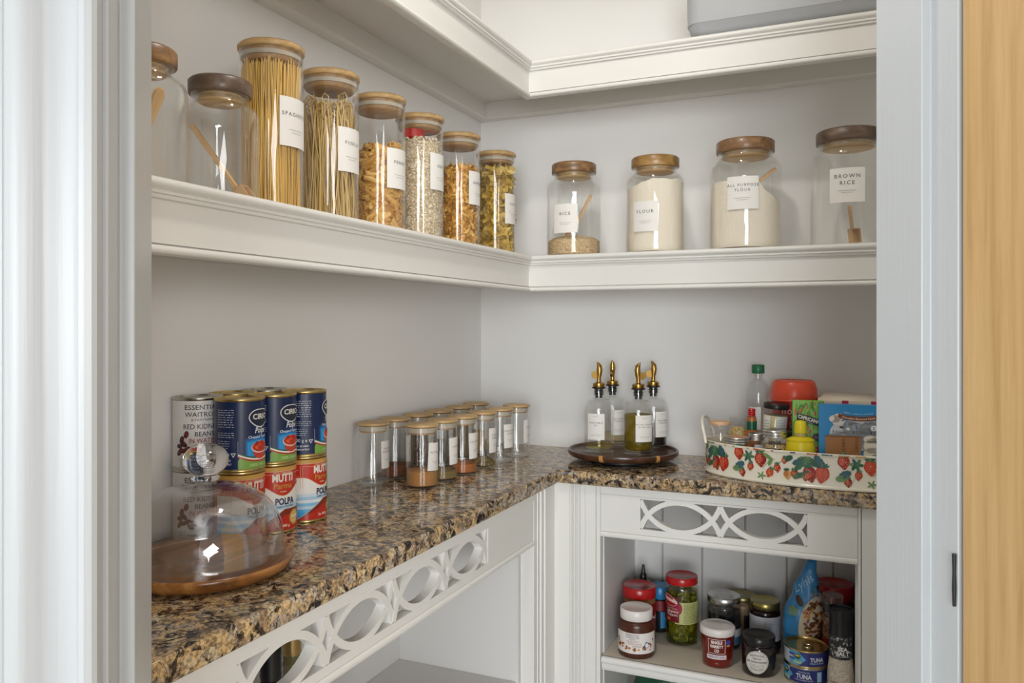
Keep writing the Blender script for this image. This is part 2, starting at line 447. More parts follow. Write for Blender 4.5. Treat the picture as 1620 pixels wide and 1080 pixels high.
# ------------------------------------------------------------------ cabinets
XF, YF = 0.332, -0.303
ZT = CBt-0.0006
FZ0, FZ1 = 0.786, 0.850; PZ0, PZ1 = 0.7735, 0.8545
def arcs(n, w):
    """centre lines (u,v) of the fretwork arcs; v in -1..1 scaled later"""
    hh = (FZ1-FZ0)/2; out = []
    Hh = 2*hh*0.97; R = (w*w/4+Hh*Hh)/(2*Hh)
    for i in range(n):
        c = (i+0.5)*w
        for sg in (1, -1):
            pts = []
            for k in range(33):
                u = -w/2+w*k/32
                v = -hh*0.97+(sqrt(R*R-u*u)-(R-Hh))
                pts.append((c+u, sg*v))
            out.append(pts)
    return out
def fret(mb, P, u0, n, w, thick, bar, mt):
    zc = (FZ0+FZ1)/2
    for ai, pts in enumerate(arcs(n, w)):
        k = len(pts); vs = []; sk = 0.00025*(1+ai % 4)
        for i, (u, v) in enumerate(pts):
            a = pts[max(i-1, 0)]; b = pts[min(i+1, k-1)]
            dx, dy = b[0]-a[0], b[1]-a[1]; L = math.hypot(dx, dy) or 1
            nx, ny = -dy/L*bar/2, dx/L*bar/2
            for sg in (1, -1):
                uu = min(max(u+sg*nx, 0), n*w); vv = min(max(v+sg*ny, -(FZ1-FZ0)/2), (FZ1-FZ0)/2)
                vs.append(P(u0+uu, zc+vv, -sk)); vs.append(P(u0+uu, zc+vv, -thick+sk))
        fs = []
        for i in range(k-1):
            a, b = 4*i, 4*i+4
            fs += [(a, b, b+2, a+2), (a+1, a+3, b+3, b+1), (a, a+1, b+1, b), (a+2, b+2, b+3, a+3)]
        fs += [(0, 2, 3, 1), (4*k-4, 4*k-3, 4*k-1, 4*k-2)]
        mb.add(vs, fs, mt)
def slab(mb, P, u0, u1, z0, z1, th, mt, f=0.0):
    vs = [P(u, z, o) for o in (f, -th) for z in (z0, z1) for u in (u0, u1)]
    mb.add(vs, [(0, 1, 3, 2), (4, 6, 7, 5), (0, 4, 5, 1), (2, 3, 7, 6), (0, 2, 6, 4), (1, 5, 7, 3)], mt)
PB = lambda u, z, o: (u, YF-o, z)            # back run face: u = x
PLf = lambda u, z, o: (XF+o, u, z)           # left run face: u = y
def valance(P, u0, u1, f0, n, w, t):
    m = MB(); th = 0.018
    slab(m, P, u0, u1, FZ1, PZ1, th, CABP); slab(m, P, u0, u1, PZ0, FZ0, th, CABP)
    slab(m, P, u0, f0, FZ0, FZ1, th, CABP); slab(m, P, f0+n*w, u1, FZ0, FZ1, th, CABP)
    fret(m, P, f0, n, w, th, 0.0105, CABP)
    m.obj('fretwork_valance', t, ang=35)
    m = MB(); pr = [(-0.012, 0)]
    k = 8; pts = [(0.004*cos(radians(a))-0.001, (PZ0-0.0065)+0.006*sin(radians(a))) for a in [90-180*i/k for i in range(k+1)]]
    pts = [(-0.016, PZ0-0.0005)]+pts+[(-0.016, PZ0-0.0125)]
    nn = len(pts); vs = [P(u0, z, o) for o, z in pts]+[P(u1, z, o) for o, z in pts]
    m.add(vs, [tuple(range(nn)), tuple(range(nn, 2*nn))[::-1]]+[(i, (i+1) % nn, nn+(i+1) % nn, nn+i) for i in range(nn)], CABP)
    m.obj('bead_moulding', t, ang=35)
    m = MB(); slab(m, P, u0, u1, PZ1+0.0006, ZT, 0.018, CABP, 0.0022); m.obj('top_rail', t, smooth=False, bevel=0.0008)

# back cabinet
t = thing('base_cabinet', 'open white cabinet with two-lens fretwork above a shelf of food jars', 'cabinet')
valance(PB, 0.4385, 0.9535, 0.5269, 2, 0.1678, t)
m = MB(); slab(m, PB, 0.4285, 0.4378, 0, ZT, 0.02, CABP, 0.0012); m.obj('stile', t, smooth=False, bevel=0.0008)
m = MB(); slab(m, PB, 0.9542, 0.9592, 0, ZT, 0.02, CABP, 0.0012); m.obj('stile', t, smooth=False, bevel=0.0008)
m = MB(); m.box(0.4285, 0.4405, YF+0.0205, -0.022, 0.0, ZT, CABIN); m.obj('side_panel', t, smooth=False)
m = MB(); m.box(0.9490, 0.9592, YF+0.0205, -0.022, 0.0, ZT, CABIN); m.obj('side_panel', t, smooth=False)
m = MB()   # tongue and groove back
gx = [0.4285, 0.510, 0.607, 0.708, 0.8015, 0.902, 0.9592]
poly = [(gx[0], -0.004)]
front = []
for i, x in enumerate(gx):
    if 0 < i < len(gx)-1: front += [(x-0.0025, -0.0215), (x-0.0012, -0.0165), (x, -0.0205), (x+0.0012, -0.0165), (x+0.0025, -0.0215)]
    else: front.append((x, -0.0215))
m.prism(front+[(gx[-1], -0.002), (gx[0], -0.002)], 0.0, ZT, CABIN); m.obj('boarded_back', t, smooth=False)
SZ = 0.4995
m = MB(); m.box(0.441, 0.9485, YF+0.004, -0.022, SZ-0.018, SZ, mat('shelf_beige', '#cfc6b6', 0.45)); m.obj('inner_shelf', t, smooth=False)
m = MB()
pts = [(-0.0035, SZ), (0.004, SZ)]+[(0.004+0.005*cos(radians(a)), SZ-0.007+0.007*sin(radians(a))) for a in (60, 30, 0, -30, -60)]+[(0.004, SZ-0.0145), (0.005, SZ-0.0165), (0.005, SZ-0.024), (0.002, SZ-0.029), (-0.0035, SZ-0.029)]
nn = len(pts); vs = [PB(0.441, z, o-0.003) for o, z in pts]+[PB(0.9485, z, o-0.003) for o, z in pts]
m.add(vs, [tuple(range(nn)), tuple(range(nn, 2*nn))[::-1]]+[(i, (i+1) % nn, nn+(i+1) % nn, nn+i) for i in range(nn)], CABP); m.obj('shelf_nosing', t, ang=35)
m = MB(); m.box(0.441, 0.9485, YF+0.004, -0.022, 0.08, 0.098, CABIN); m.obj('cabinet_floor', t, smooth=False)
# post right of the back cabinet
m = MB(); m.box(0.9605, XR-0.001, YF-0.0012, -0.001, 0, ZT, CABP); tag(m.obj('cabinet_post', smooth=False, bevel=0.001), 'plain white cabinet post at the right end, under the strawberry tray', 'cabinet')

# left cabinet
t = thing('base_cabinet', 'open white cabinet along the left wall with a row of fretwork lenses', 'cabinet')
valance(PLf, ywall(XF)+0.02, -0.4316, -1.2922, 4, 0.16, t)
m = MB(); slab(m, PLf, -0.4312, -0.4182, 0, ZT, 0.03, CABP, 0.0012); m.obj('stile', t, smooth=False, bevel=0.0008)
m = MB(); m.box(0.001, XF-0.031, -0.442, -0.4182, 0, ZT, CABIN); m.obj('side_panel', t, smooth=False)
m = MB(); m.box(0.001, 0.012, ywall(0.01)+0.02, -0.4425, 0, ZT, CABIN); m.obj('back_panel', t, smooth=False)
m = MB(); m.box(0.0125, 0.298, ywall(0.298)+0.02, -0.4425, 0.457, 0.475, CABIN); m.obj('inner_shelf', t, smooth=False, bevel=0.001)

# fluted corner post
m = MB()
poly = [(XF-0.018, -0.4175), (XF, -0.4175), (XF, -0.414)]
for y in (-0.4125, -0.392, -0.368): poly += [(XF, y-0.0035), (XF-0.002, y-0.0030), (XF+0.003, y-0.0012), (XF+0.003, y+0.0012), (XF-0.002, y+0.0030), (XF, y+0.0035)]
poly += [(XF, -0.345), (XF-0.001, YF), ]
for x in (0.3705, 0.3790, 0.3885): poly += [(x-0.0036, YF), (x-0.003, YF+0.002), (x-0.0014, YF-0.003), (x+0.0014, YF-0.003), (x+0.003, YF+0.002), (x+0.0036, YF)]
poly += [(0.402, YF), (0.404, YF-0.0015), (0.4278, YF-0.0015), (0.4278, YF+0.02), (XF-0.018, YF+0.02)]
m.prism(poly, 0, ZT, CABP)
tag(m.obj('corner_post', ang=30), 'fluted white corner post joining the two cabinets', 'cabinet')

# larder downlight fixture
t = thing('ceiling_downlight', 'small round ceiling downlight above the larder shelves', 'ceiling light', (0.58, -1.02, CEIL))
m = MB(); m.lathe([(0.052, -0.0005), (0.075, -0.0005), (0.075, -0.005), (0.055, -0.010), (0.052, -0.006)], WHITEP, 40, closed=True); m.obj('bezel', t)

# ------------------------------------------------------------------ jars
def ring(mb, r0, r1, z0, z1, m, seg=44):
    mb.lathe([(r0, z0), (r1, z0), (r1, z1), (r0, z1)], m, seg, closed=True)
def glass_cyl(mb, r, h, m, wall=0.0018, base=0.004, seg=48):
    mb.lathe([(0, 0), (r-.003, 0), (r-.0008, .0008), (r, .003), (r, h), (r-wall, h), (r-wall, base+.002), (r-wall-.003, base), (0, base)], m, seg)

GP = 'tall glass pasta jars on the left run of the shelf'
def paper_label(t, P, w, h, lines, zc, big=0.0065, tilt=0.0, small=True):
    if tilt:
        P0 = P
        P = lambda u, v, o: P0(u*cos(tilt)-(v-zc)*sin(tilt), zc+u*sin(tilt)+(v-zc)*cos(tilt), o)
    m = MB(); m.band(P, -w/2, w/2, zc-h/2, zc+h/2, PAPER, off=0.0004)
    lab = m.obj('paper_label', t)
    m = MB(); y = zc+h*0.16+(len(lines)-1)*big*0.9
    for ln in lines:
        m.text(P, ln, 0, y-big/2, big, INK, space=1.35); y -= big*1.75
    if small:
        for i, ww in enumerate((0.5, 0.34)):
            m.band(P, -w*ww/2, w*ww/2, zc-h*(0.16+0.06*i)-0.0003, zc-h*(0.16+0.06*i)+0.0003, mat('faint_ink', '#9a9896', 0.6), off=0.0008)
    m.obj('lettering', lab, recalc=False)
def pasta_jar(x, y, label, word, laz, lz, r=0.0475, h=0.258):
    t = thing('pasta_jar', label, 'jar', (x, y, T1+0.0003), group=GP)
    m = MB(); glass_cyl(m, r, h-0.010, GLASS); m.obj('glass_body', t)
    m = MB(); m.lathe([(0, h-.0095), (r+.0005, h-.0095), (r+.002, h-.008), (r+.002, h-.003), (r-.001, h), (0, h)], BAMBOO, 48)
    m.lathe([(0, h-.0096), (r-.006, h-.0096), (r-.006, h-.026), (r-.008, h-.028), (0, h-.028)], BAMBOOD, 48)
    lid = m.obj('bamboo_lid', t, ang=50)
    m = MB(); ring(m, r-.0062, r-.0022, h-.0215, h-.0150, SILIC); m.obj('seal', lid)
    paper_label(t, wrap(r, laz), 0.058, 0.073, [word], lz, 0.0056)
    return t
LAZ = az_to_cam(0.138, -1.011)+radians(49)
PX = 0.138
jars = [(-1.011, 'tall glass jar of spaghetti with a bamboo lid, nearest of the pasta jars', 'SPAGHETTI', 1.524, 49),
        (-0.865, 'glass jar of folded pasta bundles, second tall bamboo-lidded jar, label FUSILLI', 'FUSILLI', 1.512, 50),
        (-0.715, 'glass jar half full of penne tubes with a bamboo lid', 'PENNE', 1.508, 51),
        (-0.567, 'glass jar of pale oats with a red scoop under the bamboo lid', 'OATS', 1.529, 60),
        (-0.398, 'glass jar of golden curled pasta, second from the corner on the left shelf', 'GEMELLI', 1.523, 63),
        (-0.200, 'glass jar of greenish pasta closest to the corner, bamboo lid', 'PASTA', 1.504, 62)]
for y, lb, wd, lz, da in jars:
    pasta_jar(PX, y, lb, wd, az_to_cam(PX, y, da), lz-T1)

JB = T1+0.0055     # top of the glass bottoms
RI = 0.0445
def stuff(mb, name, label, cat, loc): return tag(mb.obj(name, loc=loc), label, cat, kind='stuff')
PA1 = mat('spaghetti_pasta', '#e6c067', 0.5); PA1b = mat('spaghetti_pasta_deep', '#d9ad50', 0.5)
rnd = random.Random(3)
# spaghetti
m = MB()
for i in range(330):
    a = rnd.random()*2*pi; rr = RI*sqrt(rnd.uniform(0.45, 0.95)); tw = rnd.gauss(0, 0.20)
    rr2 = RI*sqrt(rnd.uniform(0.45, 0.95)); hh = 0.222+rnd.uniform(-0.006, 0.006)+(0.010 if rnd.random() < 0.06 else 0)
    p0 = (rr*cos(a), rr*sin(a), 0); p1 = (rr2*cos(a+tw), rr2*sin(a+tw), hh)
    mid = ((p0[0]+p1[0])/2, (p0[1]+p1[1])/2); q = 1.0+rnd.uniform(0, .04)
    m.tube([p0, (mid[0]*q, mid[1]*q, hh/2), p1], 0.0009, rnd.choice((PA1, PA1, PA1b)), 4)
m.lathe([(0, 0.0), (0.029, 0.0), (0.029, 0.214), (0, 0.214)], PA1b, 24)
stuff(m, 'spaghetti', 'bundle of dry spaghetti standing in the nearest tall jar', 'pasta', (PX, jars[0][0], JB))
# folded linguine nests
m = MB(); PA2 = mat('linguine_pasta', '#d6b877', 0.55); PA2b = mat('linguine_pasta_deep', '#b8964f', 0.55)
for i in range(210):
    side = rnd.choice((-1, 1))
    hh = 0.175+rnd.uniform(-0.03, 0.018)+(0.02 if side > 0 else 0)
    a = rnd.random()*2*pi; rr = RI*sqrt(rnd.uniform(0.35, 0.90)); pts = []
    ph = rnd.random()*6; am = rnd.uniform(0.002, 0.007); dr = rnd.gauss(0, 0.28)
    for k in range(11):
        f = k/10; R2 = min(RI-0.0015, rr+am*sin(ph+f*5)); A = a+dr*f+am*12*sin(ph*1.7+f*4)
        pts.append((R2*cos(A), R2*sin(A), hh*f))
    A2 = A+rnd.uniform(0.25, 0.7)*rnd.choice((-1, 1)); R3 = rr*rnd.uniform(0.6, 0.95)
    pts += [(R2*.97*cos(A+(A2-A)*.3), R2*.97*sin(A+(A2-A)*.3), hh+.006), (R3*cos(A2), R3*sin(A2), hh+.002), (R3*cos(A2), R3*sin(A2), hh-.03)]
    m.tube(pts, 0.0011, rnd.choice((PA2, PA2, PA2b)), 4)
m.lathe([(0, 0.0), (0.022, 0.0), (0.026, 0.14), (0, 0.165)], PA2b, 24)
stuff(m, 'linguine', 'folded strands of dry linguine filling the second tall jar', 'pasta', (PX, jars[1][0], JB))
# penne
def rotm(ax, ay, az):
    from mathutils import Euler
    return Euler((ax, ay, az)).to_matrix()
def inst(mb, vs, fs, loc, M, mt):
    from mathutils import Vector
    mb.add([tuple(M @ Vector(v)+Vector(loc)) for v in vs], fs, mt)
def penne_piece(L=0.038, r=0.0050):
    vs = []; fs = []; sg = 8
    for ring_, (x, rr) in enumerate([(-L/2, r), (L/2, r), (L/2, r*.72), (-L/2, r*.72)]):
        for k in range(sg):
            a = 2*pi*k/sg; vs.append((x+rr*cos(a)*0.6, rr*cos(a), rr*sin(a)))
    for j in range(4):
        for k in range(sg):
            fs.append((j*sg+k, j*sg+(k+1) % sg, ((j+1) % 4)*sg+(k+1) % sg, ((j+1) % 4)*sg+k))
    return vs, fs
pv, pf = penne_piece(); PA3 = [mat('penne_pasta', '#d0a255', 0.5), mat('penne_pasta_light', '#dcb368', 0.5), mat('penne_pasta_deep', '#bd8d47', 0.5)]
m = MB(); z = 0.005
def surf_fill(mb, n, h, place_r, vs, fs, mts, tiltsd, topn, rr):
    for i in range(n):
        a = rr.random()*2*pi; zz = 0.006+(h-0.012)*((i+rr.random())/n)
        th = rr.gauss(0, tiltsd)
        M = rotm(0, 0, a+pi/2) @ rotm(0, -th, 0) @ rotm(rr.random()*6, 0, 0)
        R = place_r-rr.random()*0.004-(0.003 if abs(sin(th)) < .5 else 0)
        inst(mb, vs, fs, (R*cos(a), R*sin(a), zz), M, rr.choice(mts))
    for i in range(topn):
        a = rr.random()*2*pi; R = place_r*0.75*sqrt(rr.random())
        M = rotm(rr.uniform(-.5, .5), rr.uniform(-.6, .6), rr.random()*6)
        inst(mb, vs, fs, (R*cos(a), R*sin(a), h+rr.uniform(-.004, .004)), M, rr.choice(mts))
surf_fill(m, 230, 0.155, 0.0385, pv, pf, PA3, 0.6, 30, rnd)
m.lathe([(0, 0.0), (0.035, 0.0), (0.035, 0.148), (0, 0.150)], PA3[2], 24)
stuff(m, 'penne', 'dry penne tubes filling two thirds of the third tall jar', 'pasta', (PX, jars[2][0], JB))
# oats
def flake(rx, ry, th=0.0005, sg=6):
    vs = [(0, 0, th)]+[(rx*cos(2*pi*k/sg), ry*sin(2*pi*k/sg), 0) for k in range(sg)]
    return vs, [(0, 1+k, 1+(k+1) % sg) for k in range(sg)]
fv, ff = flake(0.0025, 0.0017)
OC = [mat('oat_pale', '#e0d2b8', 0.8), mat('oat_mid', '#cdbb9b', 0.8), mat('oat_dark', '#b09a7a', 0.8), mat('oat_cream', '#ece2cf', 0.8)]
m = MB(); hh = 0.205
m.lathe([(0, 0), (0.0425, 0), (0.0425, hh-.008), (0.030, hh-.002), (0, hh)], mat('oat_base', '#c9b694', 0.9), 32)
for i in range(5200):
    a = rnd.random()*2*pi; zz = rnd.random()*hh
    M = rotm(0, 0, a) @ rotm(0, pi/2+rnd.gauss(0, .35), 0) @ rotm(rnd.gauss(0, .3), 0, rnd.random()*6)
    inst(m, fv, ff, (0.0432*cos(a), 0.0432*sin(a), zz), M, rnd.choice(OC))
for i in range(500):
    a = rnd.random()*2*pi; R = 0.041*sqrt(rnd.random())
    inst(m, fv, ff, (R*cos(a), R*sin(a), hh-.006*(R/.041)**2+rnd.random()*.002), rotm(rnd.gauss(0, .4), rnd.gauss(0, .4), rnd.random()*6), rnd.choice(OC))
stuff(m, 'oats', 'pale rolled oats filling the fourth tall jar', 'oats', (PX, jars[3][0], JB))
# red measuring scoop in the oats
t = thing('measuring_scoop', 'red plastic scoop lying on the oats under the jar lid', 'scoop', (PX-0.008, jars[3][0]-0.012, JB+0.206))
RS = mat('scoop_red', '#c4231f', 0.3)
m = MB(); m.lathe([(0, .001), (.017, .001), (.020, .004), (.021, .0205), (.0225, .0205), (.0220, .0035), (.018, 0), (0, 0)], RS, 28); m.obj('scoop_bowl', t)
m = MB(); m.box(0.0215, 0.044, -.004, .004, 0.0180, 0.0205, RS); o = m.obj('scoop_handle', t, bevel=.0006); o.rotation_euler = (0, 0, radians(40))
# ribbon pasta
def ribbon(L=0.022, w=0.010, twist=1.2, n=5, curl=0.5, th=.0012):
    vs = []; fs = []
    for i in range(n+1):
        f = i/n-.5; a = twist*f; c = curl*f*f*L
        ww = w*(0.65+0.7*abs(f)*2)/1.3
        for s_ in (-.5, 0, .5):
            vs.append((f*L, s_*ww*cos(a), s_*ww*sin(a)+c+(0.0012 if s_ == 0 else 0)))
    for i in range(n):
        for j in range(2): fs.append((i*3+j, i*3+j+1, i*3+j+4, i*3+j+3))
    return vs, fs
rv, rf_ = ribbon(0.020, 0.009, 1.8)
GC = [mat('gemelli_gold', '#dda947', 0.5), mat('gemelli_light', '#eabf68', 0.5), mat('gemelli_deep', '#bb8634', 0.5)]
m = MB(); m.lathe([(0, 0), (0.036, 0), (0.037, 0.168), (0, 0.175)], GC[2], 28)
for i in range(950):
    a = rnd.random()*2*pi; R = 0.0395-rnd.random()*.004
    inst(m, rv, rf_, (R*cos(a), R*sin(a), .007+rnd.random()*.168), rotm(0, 0, a+pi/2) @ rotm(rnd.random()*6, rnd.gauss(0, .9), 0) , rnd.choice(GC))
for i in range(90):
    a = rnd.random()*2*pi; R = 0.036*sqrt(rnd.random())
    inst(m, rv, rf_, (R*cos(a), R*sin(a), .176+rnd.random()*.006), rotm(rnd.random()*6, rnd.gauss(0, .5), rnd.random()*6), rnd.choice(GC))
stuff(m, 'curled_pasta', 'small golden curled pasta in the fifth tall jar', 'pasta', (PX, jars[4][0], JB))
rv2, rf2 = ribbon(0.026, 0.014, 0.9, curl=1.2)
GC2 = [mat('bow_olive', '#cdab4b', 0.5), mat('bow_light', '#dcbf68', 0.5), mat('bow_deep', '#ab8c3c', 0.5)]
m = MB(); m.lathe([(0, 0), (0.0345, 0), (0.0345, 0.205), (0, 0.212)], GC2[2], 28)
for i in range(620):
    a = rnd.random()*2*pi; R = 0.038-rnd.random()*.004
    inst(m, rv2, rf2, (R*cos(a), R*sin(a), .009+rnd.random()*.205), rotm(0, 0, a+pi/2) @ rotm(rnd.random()*6, rnd.gauss(0, .9), 0), rnd.choice(GC2))
stuff(m, 'bow_pasta', 'olive gold bow pasta filling the jar in the corner', 'pasta', (PX, jars[5][0], JB))

# shouldered storage jars with acacia lids
GS = 'wide glass storage jars with acacia lids'
def storage_jar(x, y, r, h, rn, label, lidm, words=None, laz=0, lz=0.1, lw=0.06, lh=0.068, lidt=0.019, big=0.0075):
    t = thing('storage_jar', label, 'jar', (x, y, T1+0.0003), group=GS)
    hb = h-lidt-0.006; w = 0.0022; sh = r-rn
    pr = [(0, 0), (r-.006, 0), (r-.0015, .0015), (r, .006), (r, hb-.014-sh*1.15)]
    for k in range(1, 9):
        a = pi/2*k/8; pr.append((rn+.003+(sh-.003)*cos(a), hb-.014-sh*1.15+sh*1.15*sin(a)))
    pr += [(rn, hb-.010), (rn-.0005, hb-.003), (rn+.002, hb-.001), (rn+.002, hb+.001)]
    inner = [(max(a-w, 0), b) for a, b in pr[4:]][::-1]
    pr2 = pr+inner+[(r-w, .008), (r-w-.004, .0045), (0, .0045)]
    m = MB(); m.lathe(pr2, GLASS, 56); m.obj('glass_body', t)
    rl = rn+.0055
    m = MB(); m.lathe([(0, hb+.0012), (rl-.001, hb+.0012), (rl, hb+.003), (rl, h-.003), (rl-.003, h), (0, h)], lidm, 52)
    m.lathe([(0, hb+.001), (rn-.007, hb+.001), (rn-.007, hb-.008), (rn-.008, hb-.009), (0, hb-.009)], BAMBOO, 52)
    lid = m.obj('wooden_lid', t, ang=50)
    m = MB(); ring(m, rn-.0068, rn-.0028, hb-.0065, hb-.002, thin_glass('clear_seal', (.9, .9, .88), 1.45, .2)); m.obj('seal', lid)
    if words: paper_label(t, wrap(r, laz), lw, lh, words, lz, big)
    return t
storage_jar(0.1405, -1.1185, 0.0515, 0.176, 0.037, 'empty glass jar with a dark wooden lid beside the spaghetti jar', ACACIAD, lidt=.016)
storage_jar(0.1490, -1.2560, 0.0515, 0.176, 0.034, 'glass jar half hidden by the left door frame, wooden lid and scoop inside', ACACIA, lidt=.016)
storage_jar(0.3233, -0.150, 0.0655, 0.2255, 0.0485, 'wide glass jar a quarter full of rice, label RICE', ACACIA, ['RICE'], az_to_cam(.3233, -.15, -19), 0.088)
storage_jar(0.5225, -0.150, 0.0670, 0.2235, 0.0495, 'wide glass jar filled to the neck with flour, label FLOUR', wood('light_acacia', '#57391f', '#94703c', '#c2a068', (10, 30, 30), 0.35, (0, 0, 0.9), 0.1), ['FLOUR'], az_to_cam(.5225, -.15, -20), 0.082)
storage_jar(0.7247, -0.150, 0.0765, 0.2425, 0.0570, 'wide glass jar of all purpose flour with a scoop handle showing', ACACIA, ['ALL PURPOSE', 'FLOUR'], az_to_cam(.7247, -.15, -4), 0.119, 0.066, 0.07, .021, 0.0060)
storage_jar(0.9345, -0.150, 0.0750, 0.2445, 0.0580, 'wide glass jar with label BROWN RICE, beside the right door frame', ACACIAD, ['BROWN', 'RICE'], az_to_cam(.9345, -.15, -1), 0.121, 0.068, 0.070, .021, 0.0078)

# contents
RICEM = speckle('rice_grains', ['#b08d5c', '#d9bf94', '#caa878', '#e3cfa9', '#9b7a4e'], 420, 0.7, 0.8)
m = MB(); m.lathe([(0, 0), (.0605, 0), (.0625, .004), (.0628, .034), (.050, .042), (.030, .046), (0, .047)], RICEM, 44)
stuff(m, 'rice', 'layer of rice grains in the bottom of the rice jar', 'rice', (.3233, -.15, T1+.0052))
FLM = mat('flour_powder', '#e6dccb', 0.95, bump=((60, 60, 60), 0.5, 0.004))
def flour(x, y, r, topf, name, label):
    from mathutils import noise, Vector
    m = MB(); seg = 64; nz = 26; nr = 10; vs = []; fs = []
    top = [topf(2*pi*k/seg) for k in range(seg)]
    for i in range(nz+1):
        for k in range(seg):
            a = 2*pi*k/seg; h = top[k]*i/nz; R = r-(.003 if i == 0 else 0)
            vs.append((R*cos(a), R*sin(a), h))
    c = sum(top)/seg
    for j in range(1, nr):
        f = 1-j/nr
        for k in range(seg):
            a = 2*pi*k/seg; hz = c+(top[k]-c)*f**0.8+0.004*noise.noise(Vector((cos(a)*f*4, sin(a)*f*4, x*9)))
            vs.append((r*f*cos(a), r*f*sin(a), hz))
    n0 = nz+1+nr-1
    for i in range(n0-1):
        for k in range(seg):
            fs.append((i*seg+k, i*seg+(k+1) % seg, (i+1)*seg+(k+1) % seg, (i+1)*seg+k))
    vs.append((0, 0, c)); b = len(vs)-1
    fs += [((n0-1)*seg+k, (n0-1)*seg+(k+1) % seg, b) for k in range(seg)]
    fs.append(tuple(range(seg))[::-1])
    m.add(vs, fs, FLM)
    return tag(m.obj(name, loc=(x, y, T1+.0052)), label, 'flour', kind='stuff')
from mathutils import noise as _N, Vector as _V
ca = az_to_cam(.5225, -.15)
flour(.5225, -.15, .0642, lambda a: .160+.006*_N.noise(_V((cos(a)*3, sin(a)*3, 1)))-.016*max(0, cos(a-ca+radians(75)))**3, 'flour', 'white flour filling the jar labelled FLOUR')
ca2 = az_to_cam(.7247, -.15)
flour(.7247, -.15, .0737, lambda a: .125+.005*_N.noise(_V((cos(a)*4, sin(a)*4, 5)))+.019*max(0, cos(a-ca2+radians(38)))**2-.028*max(0, cos(a-ca2-radians(85)))**2+.012*max(0, cos(a-ca2-radians(12)))**8, 'flour', 'heaped flour filling the all purpose flour jar, sloping to the right')

def scoop(p0, p1, label, w=0.010, bowl=True, name='wooden_scoop'):
    """flat wooden scoop: handle from p0 (tip) to p1 (bowl end), with a small squared bowl"""
    t = thing(name, label, 'scoop', p1)
    a = _V(p0)-_V(p1); L = a.length; q = a.to_track_quat('Z', 'Y').to_euler()
    m = MB(); n = 10
    for i in range(n): pass
    vs = []; pr = []
    for i in range(13):
        f = i/12; z = f*L; ww = w/2*(0.75+0.25*f)
        if f > .9: ww *= sqrt(max(0.05, 1-((f-.9)/.1)**2))
        pr.append((z, ww))
    for z, ww in pr: vs += [(-ww, -.0032, z), (ww, -.0032, z), (ww, .0032, z), (-ww, .0032, z)]
    fs = [(4*i+k, 4*i+(k+1) % 4, 4*i+4+(k+1) % 4, 4*i+4+k) for i in range(12) for k in range(4)]+[(3, 2, 1, 0), (48, 49, 50, 51)]
    m.add(vs, fs, BEECH); o = m.obj('scoop_handle', t, bevel=.0008); o.rotation_euler = q
    if bowl:
        m = MB(); b = .011
        for (x0, x1, y0, y1, z0, z1) in ((-b, b, -.0025, 0, -.030, 0), (-b, -b+.002, 0, .012, -.030, 0), (b-.002, b, 0, .012, -.030, 0), (-b, b, 0, .012, -.002, 0)): m.box(x0, x1, y0, y1, z0, z1, BEECH)
        o = m.obj('scoop_bowl', t, bevel=.0006); o.rotation_euler = q
    return t
def off_cam(x, y, lat, dep, z):
    return (x+RT[0]*lat+FW[0]*dep, y+RT[1]*lat+FW[1]*dep, z)
scoop(off_cam(.1405, -1.1185, -.045, .010, T1+.120), off_cam(.1405, -1.1185, .026, -.004, T1+.024), 'wooden scoop leaning inside the empty jar next to the spaghetti', .008)
scoop(off_cam(.149, -1.256, .030, -.016, T1+.124), off_cam(.149, -1.256, -.008, .004, T1+.060), 'wooden scoop inside the jar cut off by the left door frame', .014)
scoop(off_cam(.3233, -.15, .041, -.006, T1+.152), off_cam(.3233, -.15, .000, -.012, T1+.070), 'wooden scoop standing in the rice jar', .012)
scoop(off_cam(.7247, -.15, .063, -.014, T1+.182), off_cam(.7247, -.15, .010, -.024, T1+.142), 'wooden scoop handle sticking out of the heaped flour', .015, False)
scoop(off_cam(.9345, -.15, .003, .0, T1+.090), off_cam(.9345, -.15, .005, -.010, T1+.0375), 'wooden scoop standing in the jar labelled BROWN RICE', .007)

# ------------------------------------------------------------------ spice jars
GSP = 'small glass spice jars with bamboo lids on the granite'
def spice_jar(x, y, label, words, da, tilt=0.0, lw=.036, paper=True):
    r, h = .0318, .1255
    t = thing('spice_jar', label, 'spice jar', (x, y, CT+.0003), group=GSP)
    m = MB(); glass_cyl(m, r, h-.0065, GLASS, .0014, .0035, 44); m.obj('glass_body', t)
    m = MB(); m.lathe([(0, h-.006), (r+.0005, h-.006), (r+.0020, h-.0045), (r+.0015, h-.0015), (r-.003, h), (0, h+.0004)], BAMBOO, 44)
    m.lathe([(0, h-.0062), (r-.005, h-.0062), (r-.005, h-.020), (0, h-.020)], BAMBOOD, 40)
    lid = m.obj('bamboo_lid', t, ang=50)
    m = MB(); ring(m, r-.0052, r-.0018, h-.0165, h-.0075, SILIC); m.obj('seal', lid)
    if paper: paper_label(t, wrap(r, az_to_cam(x, y, da)), lw, .055, words, .0615, .0038, tilt)
    return t
FR = [(.1590, -.5955), (.1600, -.5140), (.1660, -.4330), (.1710, -.3440), (.1765, -.2610), (.1800, -.1700)]
BK = [(.0560, -.6130), (.0570, -.5310), (.0610, -.4420), (.0650, -.3540), (.0670, -.2590), (.0660, -.1650)]
def powder(x, y, h, mt, label, name='ground_spice', lump=0.0, cat='spice'):
    m = MB(); R = .0298
    m.lathe([(0, 0), (R-.002, 0), (R, .002), (R, h-.001), (R*.75, h+lump*.6), (R*.4, h+lump), (0, h+lump)], mt, 36)
    return tag(m.obj(name, loc=(x, y, CT+.0042)), label, cat, kind='stuff')
